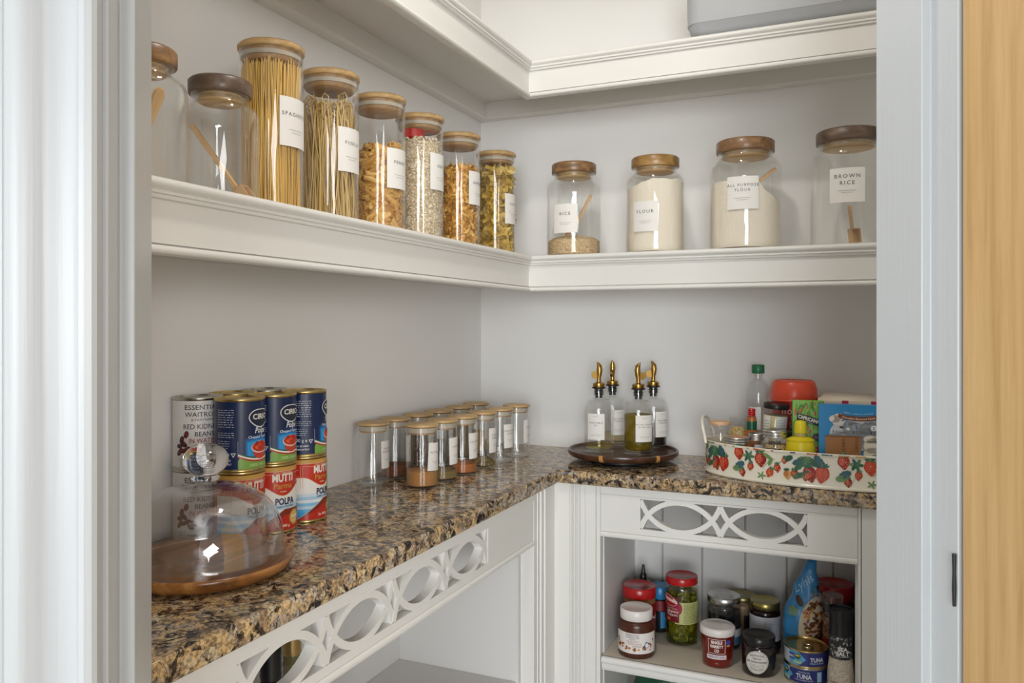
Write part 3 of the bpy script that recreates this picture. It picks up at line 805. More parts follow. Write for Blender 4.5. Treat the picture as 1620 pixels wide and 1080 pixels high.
fl = [('glass spice jar of tan ground nutmeg with a tilted label, nearest in the front row', ['NUTMEG'], 55, -.06),
      ('glass spice jar with olive brown powder, second in the front row', ['CUMIN'], 60, 0.02),
      ('glass spice jar with orange powder, third in the front row', ['CAYENNE'], 58, 0.02),
      ('glass spice jar with a heap of speckled dried herbs, fourth in the front row', ['MIXED', 'HERBS'], 60, 0.01),
      ('clear empty spice jar, fifth in the front row with a two-line label', ['CINNAMON', 'STICKS'], 50, 0.02),
      ('clear empty spice jar at the far end of the front row by the back wall', ['MINT'], 66, 0)]
for (x, y), (lb, wd, da, ti) in zip(FR, fl): spice_jar(x, y, lb, wd, da, ti)
bl = [('clear empty spice jar at the near end of the back row, label ONION POWDER', ['ONION', 'POWDER'], 62, 0.02),
      ('glass spice jar with dark red powder, second in the row along the wall', ['CHILLI'], 75, 0),
      ('glass spice jar of dark peppercorns, third in the row along the wall', ['PEPPER'], 75, 0),
      ('glass spice jar of grey green seeds, fourth in the row along the wall', ['FENNEL'], 75, 0),
      ('glass spice jar of olive brown powder, fifth in the row along the wall', ['CORIANDER'], 75, 0),
      ('glass spice jar of beige powder at the far end of the row along the wall', ['GARLIC'], 75, 0)]
for (x, y), (lb, wd, da, ti) in zip(BK, bl): spice_jar(x, y, lb, wd, da, ti)
powder(*FR[0], .030, speckle('nutmeg', ['#a8763f', '#b5824a', '#a06f3a'], 900, .9, .3), 'tan ground nutmeg in the nearest front spice jar', lump=-.001)
powder(*FR[1], .017, speckle('cumin', ['#7c6636', '#8a7340', '#6b582d'], 900, .9, .3), 'olive brown powder in the second front spice jar')
powder(*FR[2], .019, speckle('cayenne', ['#a8622a', '#b56c30', '#995522'], 900, .9, .3), 'orange powder in the third front spice jar')
powder(*FR[3], .010, speckle('herbs', ['#4d4426', '#b89a5c', '#6c5f34', '#2e2a1a', '#a78a52'], 500, .9, .9), 'heap of dried herbs in the fourth front spice jar', 'dried_herbs', .007, 'herbs')
powder(*BK[1], .024, speckle('chilli', ['#6e3a20', '#7a4226', '#5f3019'], 900, .9, .3), 'dark red powder in the second jar along the wall')
powder(*BK[2], .080, speckle('peppercorns', ['#2b2326', '#5d4436', '#8d6a4a', '#1d191c', '#4a3a38'], 420, .8, 1.0), 'dark peppercorns filling most of a jar along the wall', 'peppercorns', cat='peppercorns')
powder(*BK[3], .050, speckle('fennel', ['#4c4a46', '#6d6a55', '#3b3a3c'], 500, .8, .8), 'grey green seeds in the fourth jar along the wall', 'fennel_seeds', cat='seeds')
powder(*BK[4], .078, speckle('coriander', ['#76602f', '#6a5429', '#836b38'], 900, .9, .3), 'olive brown powder in the fifth jar along the wall')
powder(*BK[5], .050, speckle('garlic', ['#b08c58', '#bb9864'], 900, .9, .3), 'beige powder in the farthest jar along the wall')

# ------------------------------------------------------------------ food cans
CR, CH = .0365, .1065
def can(name, label, x, y, z, az, painter, rimm, group='food cans stacked two high on the granite'):
    t = thing(name, label, 'can', (x, y, z), group=group)
    m = MB(); r = CR; h = CH
    m.lathe([(0, .003), (r-.004, .003), (r-.003, 0), (r-.0006, 0), (r, .0012), (r-.0002, .003), (r-.0012, .0042), (r-.0012, h-.0042), (r-.0002, h-.003), (r, h-.0012),
             (r-.0006, h), (r-.0025, h), (r-.0035, h-.003), (r-.007, h-.0036), (r-.010, h-.0026), (r-.013, h-.0036), (0, h-.0036)], rimm, 56)
    m.obj('can_body', t, ang=50)
    m = MB(); painter(m, wrap(r-.0010, az)); m.obj('printed_label', t, recalc=False, ang=60)
    return t
def P_full(m, P, lo, hi, mt, off=.0002): m.band(P, -pi*(CR-.001)*.998, pi*(CR-.001)*.998, lo, hi, mt, n=64, off=off)
NAVY, DNAVY, CYAN, WH, LG, DG, RD = '#14264f', '#101a38', '#1f8fd0', '#f0ede6', '#7aa846', '#2d5a3c', '#b5332a'
def smalltext(m, P, u0, u1, v0, n, dv, c='#c9cdd8', hh=.0009, r=None):
    r = r or random.Random(5)
    for i in range(n):
        u = u0
        while u < u1-.001:
            w = r.uniform(.0018, .0052); w = min(w, u1-u)
            m.band(P, u, u+w, v0-i*dv, v0-i*dv+hh, ink(c), n=2, off=.0008); u += w+r.uniform(.0008, .0022)
def tomato_painter(m, P):
    P_full(m, P, .0046, CH-.0046, ink(NAVY, .3), .0002)
    # bright blue panel fading at its edges
    for i, c in enumerate(('#1a3b70', '#1d5894', '#2278b8', '#2a9ade')):
        q = i*.0017
        m.band(P, -.026+q, .026-q, .0165, lambda u, q=q: .054-q*1.6-8*u*u, ink(c, .3), off=.0003+.00008*i)
    # green foot, flag bands
    m.band(P, -.034, .034, .0046, lambda u: .0165+6*(u*u) if abs(u) < .034 else .0165, ink(LG, .3), off=.0007)
    for k, (a, b, c) in enumerate(((.0165, .0190, RD), (.0190, .0213, WH), (.0213, .0235, DG))):
        m.band(P, -.034, .034, lambda u, a=a: a+7*u*u-.0028, lambda u, b=b: b+7*u*u-.0028, ink(c, .3), off=.0009)
    m.text(P, '100% ITALIAN', 0, .0075, .0042, ink('#cfe0a8'), bold=.005, shear=.3, off=.0012)
    # bowl of tomatoes
    m.blob(P, .001, .0275, .0135, .0100, ink('#c9432c', .3), off=.0010)
    m.blob(P, .001, .0350, .0168, .0090, ink('#e9d9cf', .3), off=.0012)
    m.blob(P, .001, .0357, .0154, .0079, ink('#c23a22', .3), off=.0014)
    rr = random.Random(11)
    for k in range(16):
        a = rr.random()*6.28; q = sqrt(rr.random())*.8
        m.blob(P, .001+.0130*q*cos(a), .0368+.0068*q*sin(a)+.001, .0030, .0026, ink(rr.choice(('#d8492b', '#b52c1b', '#e36a45', '#a82717')), .3), off=.0016+.00002*k, seg=10, rings=1)
    m.text(P, 'Chopped Tomatoes', .001, .0485, .0036, ink('#e8f0f6'), bold=.012)
    m.text(P, 'Polpa', .001, .0555, .0085, ink('#eef0f2'), bold=.012, shear=.25, width=.021)
    # heart-shaped logo
    hs = lambda a: 1.0+.22*max(0, -sin(a))**6-.10*max(0, sin(a))**10
    m.blob(P, .001, .0790, .0205, .0130, ink('#e8eaec'), off=.0010, shape=hs, seg=32)
    m.blob(P, .001, .0790, .0190, .0116, ink('#22283a'), off=.0013, shape=hs, seg=32)
    m.text(P, 'CIRIO', .001, .0760, .0078, ink('#efeeea'), bold=.02, width=.029, off=.0016)
    # ingredients column
    smalltext(m, P, -.066, -.040, .0900, 8, .0035); smalltext(m, P, -.066, -.040, .0570, 3, .0030, hh=.0007); smalltext(m, P, -.066, -.046, .0450, 4, .0033, hh=.0007)
    m.text(P, '400 g e', -.057, .0245, .0052, ink('#d4d7de'), bold=.01)
    m.text(P, 'TO BE USED', -.054, .0165, .0026, ink('#d4d7de'), bold=.02); m.text(P, 'IMMEDIATELY', -.054, .0110, .0026, ink('#d4d7de'), bold=.02)
    tri = lambda a: 1.0/(cos(((a-pi/2+pi/3) % (2*pi/3))-pi/3))*.55
    m.blob(P, -.0405, .0262, .0040, .0040, ink('#d4d7de'), off=.0008, shape=tri, seg=24, rings=1); m.blob(P, -.0405, .0262, .002, .002, ink(NAVY), off=.0011, shape=tri, seg=24, rings=1)
    m.band(P, -.0345, -.0339, .022, .045, ink('#9fb4c9'), n=1, off=.0008)
def pulp_painter(m, P):
    P_full(m, P, .0046, CH-.0046, ink('#c33323', .3))
    P_full(m, P, CH-.0105, CH-.0046, ink('#c99a4a', .3), .0004)
    P_full(m, P, CH-.0113, CH-.0107, ink('#e6d7b0', .3), .0005)
    wv = lambda u: .0665-.0085*cos(min(abs(u), .034)/.034*pi)*.9-.0015
    # white and blue lower half
    cs = ['#eae7e2', '#cddde8', '#a9cde4', '#dfe6ea', '#7fbfe4', '#b8d6e8', '#4fb0e4', '#3aa6e2', '#2c9ae0']
    for i, c in enumerate(cs):
        top = wv if i == 0 else (lambda u, i=i: min(wv(u), .052-.0050*i))
        m.band(P, -.060, .060, .0046, top, ink(c, .3), off=.0006+.00006*i)
    m.band(P, -.060, .060, lambda u: wv(u), lambda u: wv(u)+.0009, ink('#e7c9a0', .3), off=.0013)
    # red sweep at the foot
    sw = lambda u: .0050+max(0, min(.032, (u+.044)*.70))
    m.band(P, -.044, .060, .0046, lambda u: sw(u)+.001, ink('#d9c3a6', .3), off=.00135)
    m.band(P, -.044, .060, .0046, sw, ink('#7d3022', .3), off=.00145)
    m.band(P, -.040, .060, .0046, lambda u: sw(u)*.75, ink('#b72c1e', .3), off=.00155)
    m.blob(P, .020, .0225, .0105, .0120, ink('#b9934a', .3), off=.0017); m.blob(P, .020, .0225, .0088, .0102, ink('#d0ad5c', .3), off=.0019)
    m.text(P, '100%', .020, .0215, .0052, ink('#f0e6c8'), bold=.02, off=.0021); m.text(P, 'ITALIAN', .020, .0160, .0022, ink('#f0e6c8'), bold=.02, off=.0021)
    m.text(P, 'MUTTI', 0, .0800, .0115, ink('#ece6dc'), bold=.045, width=.034)
    m.text(P, 'SOLO POMODORO', 0, .0925, .0020, ink('#e6c9a4'), bold=.03, space=1.3)
    m.text(P, 'Parma', 0, .0690, .0085, ink('#c88d3c'), bold=.02, width=.030); m.text(P, 'PARMA', .0, .0632, .0022, ink('#e6c9a4'), bold=.02)
    m.text(P, 'POLPA', .003, .0445, .0100, ink('#1c2550'), bold=.03, width=.031, off=.0018); m.text(P, 'FINELY CHOPPED', .003, .0400, .0026, ink('#1c2550'), bold=.01, off=.0018)
    m.text(P, '3x 400 g', .0, .0100, .0040, ink('#ecd9c9'), bold=.02, off=.0021)
    for u in (-.038, -.0345): m.band(P, u-.0003, u+.0003, .056, .0925, ink('#e0b482'), n=1, off=.0014)
    m.band(P, -.0345, .034, .0910, .0916, ink('#e0b482'), off=.0014)
    smalltext(m, P, -.066, -.041, .0850, 3, .0095, '#e9b9a6', .0007); smalltext(m, P, -.062, -.041, .0440, 5, .0060, '#5d6f8c', .0006)
def bean_painter(m, P):
    P_full(m, P, .0046, CH-.0046, ink('#dcdad8', .4))
    T_ = '#3b3036'
    m.text(P, 'ESSENTIAL', .004, .0890, .0068, ink(T_), width=.050, bold=.004); m.text(P, 'WAITROSE', .004, .0785, .0068, ink(T_), width=.050, bold=.004)
    m.text(P, '& PARTNERS', .004, .0725, .0030, ink(T_), width=.032); m.text(P, 'RED KIDNEY', .003, .0605, .0072, ink(T_), width=.052, bold=.004)
    m.text(P, 'BEANS', .007, .0495, .0070, ink(T_), width=.027, bold=.004); m.text(P, 'IN WATER', .005, .0400, .0068, ink('#a3333a'), width=.040, bold=.002)
    rr = random.Random(4)
    for (u, v, a) in ((-.026, .045, 1.2), (-.019, .0525, 1.3), (-.022, .0385, -.8), (-.029, .036, .3), (-.0175, .0310, .5), (-.025, .029, -.4), (-.0080, .0285, -.8), (-.0125, .0235, -.7), (.0045, .0305, 1.3), (.012, .0270, 1.2), (.0185, .0300, -.6), (.026, .027, .4), (-.030, .026, .9)):
        kid = lambda a_: 1.0-.16*max(0, sin(a_))**4
        m.blob(P, u, v, .0056, .0037, ink(rr.choice(('#4a1c20', '#5c2126', '#3d181c'))), rot=a, shape=kid, off=.0010, seg=16, rings=2)
        m.blob(P, u+.0008, v+.0008, .0016, .0008, ink('#8d5a58'), rot=a, off=.0014, seg=8, rings=1)
    m.band(P, -.030, .032, .0175, .0178, ink('#a8a6a4'), off=.0006); m.band(P, -.018, -.004, .0095, .0125, ink('#7fa04a'), off=.0008)
    smalltext(m, P, -.030, -.020, .0150, 5, .0024, '#8a8886', .0008)
def plain_painter(m, P):
    P_full(m, P, .0046, CH-.0046, ink('#d9d6c0', .4)); P_full(m, P, .040, .078, ink('#9aa63a', .4), .0004)
    m.band(P, -.060, .060, .055, .085, ink('#b9c06a', .4), off=.0006); smalltext(m, P, -.05, .05, .095, 3, .005, '#8a8f4a', .0009); smalltext(m, P, -.05, .05, .035, 4, .005, '#8a8470', .0009)
Z1 = CT+.0003; Z2 = Z1+CH+.0002
cans_f = [(.112, -1.0498, 51), (.112, -.9775, 49), (.112, -.9005, 82)]
who = ['nearest', 'middle', 'farthest']
for (x, y, da), w_, da2 in zip(cans_f, who, (37, 26, 52)):
    can('tomato_can', 'red and blue pulp can in the lower layer, %s of the front three' % w_, x, y, Z1, az_to_cam(x, y, da2), pulp_painter, GOLDT)
    can('tomato_can', 'navy blue chopped tomato can on the upper layer, %s of the front three' % w_, x, y, Z2, az_to_cam(x, y, da), tomato_painter, GOLDT)
can('bean_can', 'white kidney bean can on the upper layer beside the wall', .0390, -1.0590, Z2, az_to_cam(.039, -1.0576, 4), bean_painter, STEEL)
can('bean_can', 'white kidney bean can in the lower layer behind the glass dome', .0390, -1.0590, Z1, az_to_cam(.039, -1.0576, 4), bean_painter, STEEL)
can('tomato_can', 'upper can behind the navy ones, second along the wall, only its gold rim showing', .0385, -.9840, Z2, az_to_cam(.0385, -.984, 30), tomato_painter, GOLDT)
can('tomato_can', 'lower can hidden behind the front row, second along the wall', .0385, -.9840, Z1, az_to_cam(.0385, -.984, 30), pulp_painter, GOLDT)
can('bean_can', 'upper can behind the navy ones, third along the wall, silver rim showing', .0385, -.9095, Z2, az_to_cam(.0385, -.91, 30), bean_painter, STEEL)
can('bean_can', 'lower can behind the front row, third along the wall', .0385, -.9095, Z1, az_to_cam(.0385, -.91, 30), bean_painter, STEEL)
# a pale green soft packet peeping out to the right of the cans
t = thing('food_packet', 'pale yellow green packet peeping out on the right of the cans', 'packet', (.052, -.805, CT+.0005))
m = MB(); vs = []; n = 16; H = 17
for j in range(H):
    f = j/(H-1); z = .190*f; wx = .034*(1-.25*f**3)*(0.86+0.14*sin(pi*f)); wy = .026*(1-f**1.5)*(0.8+.2*sin(f*9))+.0012
    for k in range(n):
        a = 2*pi*k/n; q = 1+.03*sin(3*a+f*8)
        vs.append((wy*cos(a)*q, wx*sin(a)*q, z))
m.add(vs, [(j*n+k, j*n+(k+1) % n, (j+1)*n+(k+1) % n, (j+1)*n+k) for j in range(H-1) for k in range(n)]+[tuple(range(n))[::-1], tuple(range((H-1)*n, H*n))], mat('packet_green', '#b9bb5c', .4))
m.obj('packet_body', t)
m = MB(); m.box(-.001, .001, -.024, .024, .1895, .2, mat('packet_cream', '#dedbc4', .4)); m.obj('packet_seal', t)
t.rotation_euler = (0, 0, radians(-12))

# ------------------------------------------------------------------ cake dome on its board
KX, KY = .1780, -1.1830
t = thing('cake_board', 'round teak serving board under the glass dome', 'board', (KX, KY, CT+.0003))
m = MB(); m.lathe([(0, 0), (.092, 0), (.100, .002), (.1075, .008), (.1110, .0150), (.1108, .0185), (.1085, .0198), (.1060, .0190), (.1035, .0168), (0, .0168)], TEAK, 96); m.obj('board', t, ang=60)
t = thing('glass_dome', 'clear glass cloche with a round knob, standing on the wooden board', 'cake dome', (KX, KY, CT+.0003+.0170))
pr = [(.0995, 0), (.1000, .002), (.0985, .012)]
for k in range(1, 15):
    a = pi/2*k/14; pr.append((.014+(.0845)*cos(a)**0.80, .018+.078*sin(a)**1.0))
outer = pr+[(.0125, .0985), (.0115, .102)]
w = .0026
inner = [(max(a-w, .0), b-(w if b > .03 else 0)) for a, b in pr][::-1]
inner[0] = (.0, .0935)
m = MB(); m.lathe(outer+[(.0, .102)], DOMEG, 80); m.lathe(inner[::-1], DOMEG, 80); m.lathe([(.0995, 0), (.0995-w, 0)], DOMEG, 80); m.obj('dome', t, ang=70)
m = MB(); kn = [(0, .1022), (.0165, .1022), (.0175, .1055), (.0140, .1085), (.0165, .111)]
for k in range(1, 12):
    a = -pi/2+.55+(pi-.55)*k/11; kn.append((.0285*cos(a) if k < 11 else 0, .1285+.0215*sin(a)))
m.lathe(kn, SOLIDG, 48); m.obj('knob', t, ang=70)

# ------------------------------------------------------------------ lazy susan with oil bottles
LX, LY = .4420, -.1385
t = thing('turntable', 'dark walnut turntable with pale inlay strips, carrying the oil bottles', 'turntable', (LX, LY, CT+.0003))
m = MB(); m.lathe([(0, .010), (.095, .010), (.124, .013), (.129, .0170), (.1305, .0230), (.1300, .0265), (.1275, .0278), (.1245, .0268), (.1225, .0225), (.1200, .0205), (0, .0205)], WALNUT, 96); top = m.obj('wooden_top', t, ang=50)
m = MB(); m.lathe([(0, 0), (.078, 0), (.080, .002), (.080, .0098), (0, .0098)], RUBBER, 60); m.obj('base', t)
def inlay(azd):
    m = MB(); vs = []
    prf = [(.1242, .0130), (.1297, .0170), (.1312, .0230), (.1307, .0267), (.1276, .0284), (.1244, .0274)]
    for i, (r, z) in enumerate(prf):
        for a in (-2.2+.35*i*0, 2.6-.25*i): vs.append((r*cos(azd+radians(a)), r*sin(azd+radians(a)), z))
    m.add(vs, [(2*i, 2*i+1, 2*i+3, 2*i+2) for i in range(len(prf)-1)], mat('inlay_maple', '#c08a4a', .35)); return m.obj('inlay_strip', top)
inlay(az_to_cam(LX, LY, -22)); inlay(az_to_cam(LX, LY, 37))
LZ = CT+.0003+.0208
def zq(z):
    if z <= .112: return z*.101/.112
    if z <= .1676: return .101+(z-.112)*.0515/.0556
    return .1525+(z-.1676)*.0605/.0749
def zp(pr): return [(a, zq(b)) for a, b in pr]
def oil_bottle(x, y, label, liquid, hl, words, laz, paz, group='glass oil bottles on the turntable'):
    r = .0355; t = thing('oil_bottle', label, 'bottle', (x, y, LZ), group=group)
    pr = [(0, 0), (r-.003, 0), (r-.0005, .001), (r, .004), (r, .112)]
    for k in range(1, 9):
        a = pi/2*k/8; pr.append((.0165+(r-.0165)*cos(a), .112+.026*sin(a)))
    pr += [(.0150, .141), (.0148, .158), (.0205, .160), (.0215, .1625), (.0205, .165), (.0125, .165), (.0120, .141)]
    pr += [(r-.0035-(.019)*(k/8)**1.5, .134-.022*(k/8)**.0*(k/8)) for k in range(0)]
    pr += [(.013, .137), (r-.010, .131), (r-.0035, .113), (r-.0030, .0135), (r-.006, .0105), (0, .0095)]
    m = MB(); m.lathe(zp(pr), GLASS, 52); m.obj('glass_body', t, ang=55)
    if liquid:
        m = MB(); R = r-.0034
        m.lathe([(0, .0099), (R-.004, .0105), (R, .0138), (R, hl), (0, hl-.0006)], liquid, 48); m.obj('liquid', t)
    pzr = paz
    m = MB(); m.lathe(zp([(0, .1405), (.0085, .1405), (.0085, .148), (.0122, .149), (.0085, .151), (.0122, .153), (.0085, .155), (.0122, .157), (.0090, .160), (.0130, .1652), (.0165, .1655), (.0165, .1675), (0, .1675)]), RUBBER, 32); m.obj('stopper', t, ang=50)
    m = MB()
    m.lathe(zp([(0, .1676), (.0140, .1676), (.0145, .169), (.0140, .179), (.0100, .181), (.0070, .183), (0, .183)]), BRASS, 32)
    dx, dy = cos(pzr), sin(pzr)
    m.tube([(0, 0, zq(.180)), (0, 0, zq(.196)), (-dx*.0008, -dy*.0008, zq(.206)), (-dx*.0018, -dy*.0018, zq(.218)), (-dx*.0012, -dy*.0012, zq(.230)), (dx*.0018, dy*.0018, zq(.2365)), (dx*.0050, dy*.0050, zq(.2425))], [.0052, .0052, .0066, .0072, .0062, .0038, .0008], BRASS, 14)
    sp = m.obj('pourer', t, ang=50)
    m = MB(); c = (dx*.0092, dy*.0092)
    m.tube([(c[0]-dy*.003, c[1]+dx*.003, .1815), (c[0]+dy*.003, c[1]-dx*.003, .1815)], .0088, BRASS, 24)
    m.tube([(c[0], c[1], .1815), (0, 0, .1800), (dx*.004, dy*.004, .196)], .0022, BRASS, 8); m.obj('pourer_flap', sp)
    P = wrap(r, laz)
    m = MB(); m.band(P, -.021, .021, .0320, .0930, PAPER, off=.0004); lab = m.obj('paper_label', t)
    m = MB(); m.text(P, 'PANTRY', 0, .0855, .0018, INK, space=1.3); yy = .0700
    for w_ in words: m.text(P, w_, 0, yy, .0034, INK, space=1.4, bold=.006); yy -= .0058
    for i, ww in enumerate((.024, .022)): m.band(P, -ww/2, ww/2, .0445-.003*i, .0450-.003*i, mat('faint_ink', '#9a9896', .6), off=.0008)
    m.obj('lettering', lab, recalc=False)
    return t
def liquid(name, tint, body, mixf):
    m = bpy.data.materials.new(name); m.use_nodes = True; nt = m.node_tree
    for n in list(nt.nodes): nt.nodes.remove(n)
    out = nd(nt, 'ShaderNodeOutputMaterial'); mx = nd(nt, 'ShaderNodeMixShader'); mx2 = nd(nt, 'ShaderNodeMixShader')
    t = nd(nt, 'ShaderNodeBsdfTransparent'); t.inputs[0].default_value = (*tint, 1)
    d = nd(nt, 'ShaderNodeBsdfDiffuse'); d.inputs[0].default_value = (*body, 1)
    g = nd(nt, 'ShaderNodeBsdfGlossy'); g.inputs['Roughness'].default_value = 0.02
    f = nd(nt, 'ShaderNodeFresnel'); f.inputs[0].default_value = 1.02
    mx.inputs[0].default_value = mixf
    nt.links.new(t.outputs[0], mx.inputs[1]); nt.links.new(d.outputs[0], mx.inputs[2])
    nt.links.new(f.outputs[0], mx2.inputs[0]); nt.links.new(mx.outputs[0], mx2.inputs[1]); nt.links.new(g.outputs[0], mx2.inputs[2])
    nt.links.new(mx2.outputs[0], out.inputs[0]); return m
OLIVE = liquid('olive_oil', (.62, .50, .10), (.30, .24, .02), .30)
VEGO = liquid('vegetable_oil', (.93, .88, .62), (.6, .5, .2), .06)
BALS = mat('balsamic', '#150a0a', .15)
PALEL = liquid('pale_vinegar', (.9, .85, .72), (.6, .5, .35), .1)
b1, b2, b3, b4 = (.3895, -.1610), (.3960, -.0700), (.4840, -.1560), (.4970, -.0640)
oil_bottle(*b1, 'front left oil bottle nearly empty, label VEGETABLE OIL, brass pourer', VEGO, .018, ['VEGETABLE', 'OIL'], az_to_cam(*b1, -12), az_to_cam(*b1, -80))
oil_bottle(*b2, 'rear left oil bottle, pale liquid, behind the vegetable oil', PALEL, .034, ['WHITE WINE', 'VINEGAR'], az_to_cam(*b2, 28), az_to_cam(*b2, -10))
oil_bottle(*b3, 'front right oil bottle half full of green olive oil, brass pourer', OLIVE, .092, ['EXTRA VIRGIN', 'OLIVE OIL'], az_to_cam(*b3, 24), az_to_cam(*b3, 80))
oil_bottle(*b4, 'rear right bottle of dark balsamic behind the olive oil', BALS, .058, ['BALSAMIC', 'VINEGAR'], az_to_cam(*b4, 42), az_to_cam(*b4, -80))

# ------------------------------------------------------------------ oval strawberry tray
OX, OY, OA, OB, OH = .9150, -.1780, .2700, .1330, .0690
CREAM = mat('cream_enamel', '#e6e0cf', .22, coat=.3)
t = thing('strawberry_tray', 'oval cream enamel tray with painted strawberries, full of small groceries', 'tray', (OX, OY, CT+.0003))
def oring(r_off, z): return (1.0, r_off, z)
def oval(mb, prof, mt, seg=128):
    vs = []; n = len(prof)
    for k in range(seg):
        a = 2*pi*k/seg
        for o, z, s_ in prof:
            vs.append(((OA*s_+o)*cos(a), (OB*s_+o)*sin(a), z))
    fs = [(k*n+i, ((k+1) % seg)*n+i, ((k+1) % seg)*n+i+1, k*n+i+1) for k in range(seg) for i in range(n-1)]
    mb.add(vs, fs, mt)
m = MB()
oval(m, [(-.001, 0.0, 0.0), (-.001, 0.0, .98), (.0, .0, 1), (.0022, .0015, 1), (.0030, .004, 1), (.0015, .0065, 1), (.0, .008, 1), (.0, .034, 1), (.0, OH-.003, 1),
         (.0015, OH-.0025, 1), (.0022, OH, 1), (.0012, OH+.0018, 1), (-.0005, OH+.0010, 1), (-.0012, OH-.002, 1), (-.0014, .003, 1), (-.004, .0022, 1), (-.001, .0022, .0)], CREAM)
body = m.obj('tray_body', t, ang=50)
# arc-length parameter along the oval, u=0 at the point facing the camera (-y side), growing to the right
NA = 720; acc = [0]; pa = []
for i in range(NA+1):
    a = -pi+2*pi*i/NA; pa.append(a)
    if i: acc.append(acc[-1]+math.hypot(OA*(cos(a)-cos(pa[-2])), OB*(sin(a)-sin(pa[-2]))))
i0 = NA//4; s0 = acc[i0]
import bisect
def PT(u, v, off):
    s_ = s0+u; s_ = min(max(s_, 0), acc[-1]-1e-6); i = min(bisect.bisect_right(acc, s_)-1, NA-1)
    f = (s_-acc[i])/(acc[i+1]-acc[i]); a = pa[i]+f*(pa[i+1]-pa[i])
    nx, ny = cos(a)/OA, sin(a)/OB; L = math.hypot(nx, ny)
    return (OA*cos(a)+nx/L*off, OB*sin(a)+ny/L*off, v)
m = MB(); rr = random.Random(8)
BER = ['#a8261c', '#b8321f', '#93201b', '#c2452a']
LEA = ['#3f6b52', '#547d55', '#3a6069', '#6f8f55', '#2f5a4a']
bsh = lambda a: 1.0-.30*max(0, -sin(a))**1.5*0+.12*max(0, sin(a))-.10*abs(cos(a))**4*max(0, -sin(a))
def strawb(u, v, r, rot=0, c=None):
    c = c or rr.choice(BER)
    shp = lambda a: (1.0+.10*sin(a)) * (1-.22*max(0, -sin(a))*abs(cos(a))*2)
    m.blob(PT, u, v, r*.82, r*1.12, ink(c, .25), rot=rot, off=.0006, shape=shp, seg=22)
    m.blob(PT, u-r*.25*cos(rot), v+r*.25, r*.40, r*.62, ink('#c9523a' if c != '#c9a05a' else '#b5663a', .25), rot=rot, off=.0009, seg=14, rings=2)
    for k in range(int(10+r*900)):
        a = rr.random()*6.28; q = sqrt(rr.random())*.85
        x = r*.72*q*cos(a); y = r*.95*q*sin(a)
        m.blob(PT, u+x*cos(rot)-y*sin(rot), v+x*sin(rot)+y*cos(rot), .0005, .0009, ink('#dfb778', .25), off=.0012, seg=5, rings=1)
    for k in range(5):
        a = rot+pi/2+(k-2)*.55; leaf(u-sin(rot)*r*1.0+cos(a)*r*.32, v+cos(rot)*r*1.0+sin(a)*r*.22, r*.42, r*.13, a)
def leaf(u, v, a, b, rot, c=None):
    shp = lambda q: 1.0+.10*sin(9*q)
    m.blob(PT, u, v, a, b, ink(c or rr.choice(LEA), .25), rot=rot, off=.0010, shape=shp, seg=26, rings=3 if a > .008 else 1)
def stem(u0, v0, u1, v1, w=.0007, c='#4f7a5e', bow=.004):
    n = 10; vs = []
    for i in range(n+1):
        f = i/n; u = u0+(u1-u0)*f; v = v0+(v1-v0)*f+bow*sin(pi*f)
        vs += [PT(u, v-w, .0008), PT(u, v+w, .0008)]
    m.add(vs, [(2*i, 2*i+2, 2*i+3, 2*i+1) for i in range(n)], ink(c, .25))
# a repeating garland all round, with large fruit at the front
u = -s0+.01; k = 0
fruit = []
end = acc[-1]-s0-.01
while u < end:
    big = (k % 5 == 2)
    if big:
        for (du, v, r, ro) in ((-.011, .026, .0155, .25), (.0105, .027, .0165, -.15)): strawb(u+du, v, r, ro)
        for q in range(3): leaf(u+(-.030+.012*q), .052+.004*(q % 2), .016, .0062, .4-.5*q, LEA[(q+2) % 5])
        leaf(u-.032, .024, .013, .0055, .35, LEA[0]); leaf(u+.006, .054, .014, .007, -.9, LEA[2]); stem(u-.04, .050, u-.004, .044)
        u += .046
    elif k % 5 == 0:
        strawb(u, .033, .0085, .1); strawb(u+.014, .050, .0070, -.1); strawb(u+.020, .022, .0095, .15, '#c9a05a' if k % 2 else None); leaf(u+.022, .056, .009, .0055, .5); stem(u, .042, u+.03, .056); u += .034
    elif k % 5 == 1:
        strawb(u, .024, .0092, .1); strawb(u+.021, .022, .0090, -.2); leaf(u+.010, .045, .015, .006, .9, LEA[0]); leaf(u+.024, .052, .012, .005, 2.2, LEA[1]); stem(u, .033, u+.022, .058); u += .040
    elif k % 5 == 3:
        strawb(u+.004, .054, .0135, .1, '#a8261c'); leaf(u+.006, .032, .012, .007, .5, LEA[2]); leaf(u+.000, .024, .011, .006, .1, LEA[3]); strawb(u+.012, .016, .0088, .1); strawb(u+.030, .030, .0085, -.1)
        for q in range(6): leaf(u+.026+.006*cos(q), .052+.005*sin(q), .008, .003, q*1.05, LEA[q % 5])
        stem(u+.02, .018, u+.034, .040); u += .046
    else:
        strawb(u+.006, .046, .0150, .1); strawb(u+.024, .022, .0095, -.4); leaf(u+.026, .046, .009, .004, 1.2, LEA[3]); leaf(u+.020, .056, .010, .004, 2.6, LEA[3]); stem(u+.01, .03, u+.035, .052, c='#6f8f55')
        for q in range(5): leaf(u+.008+.005*cos(q*1.25), .016+.004*sin(q*1.25), .005, .0015, q*1.25, LEA[3])
        u += .040
    k += 1
for i in range(60):
    uu = rr.uniform(-s0+.01, end); w = rr.uniform(.004, .02)
    m.band(PT, uu, uu+w, OH-.0022, OH+.0002, ink(rr.choice(('#b8321f', '#6f8f55', '#3a6069', '#c9a05a')), .25), off=.0026)
m.obj('painted_strawberries', body, recalc=False)
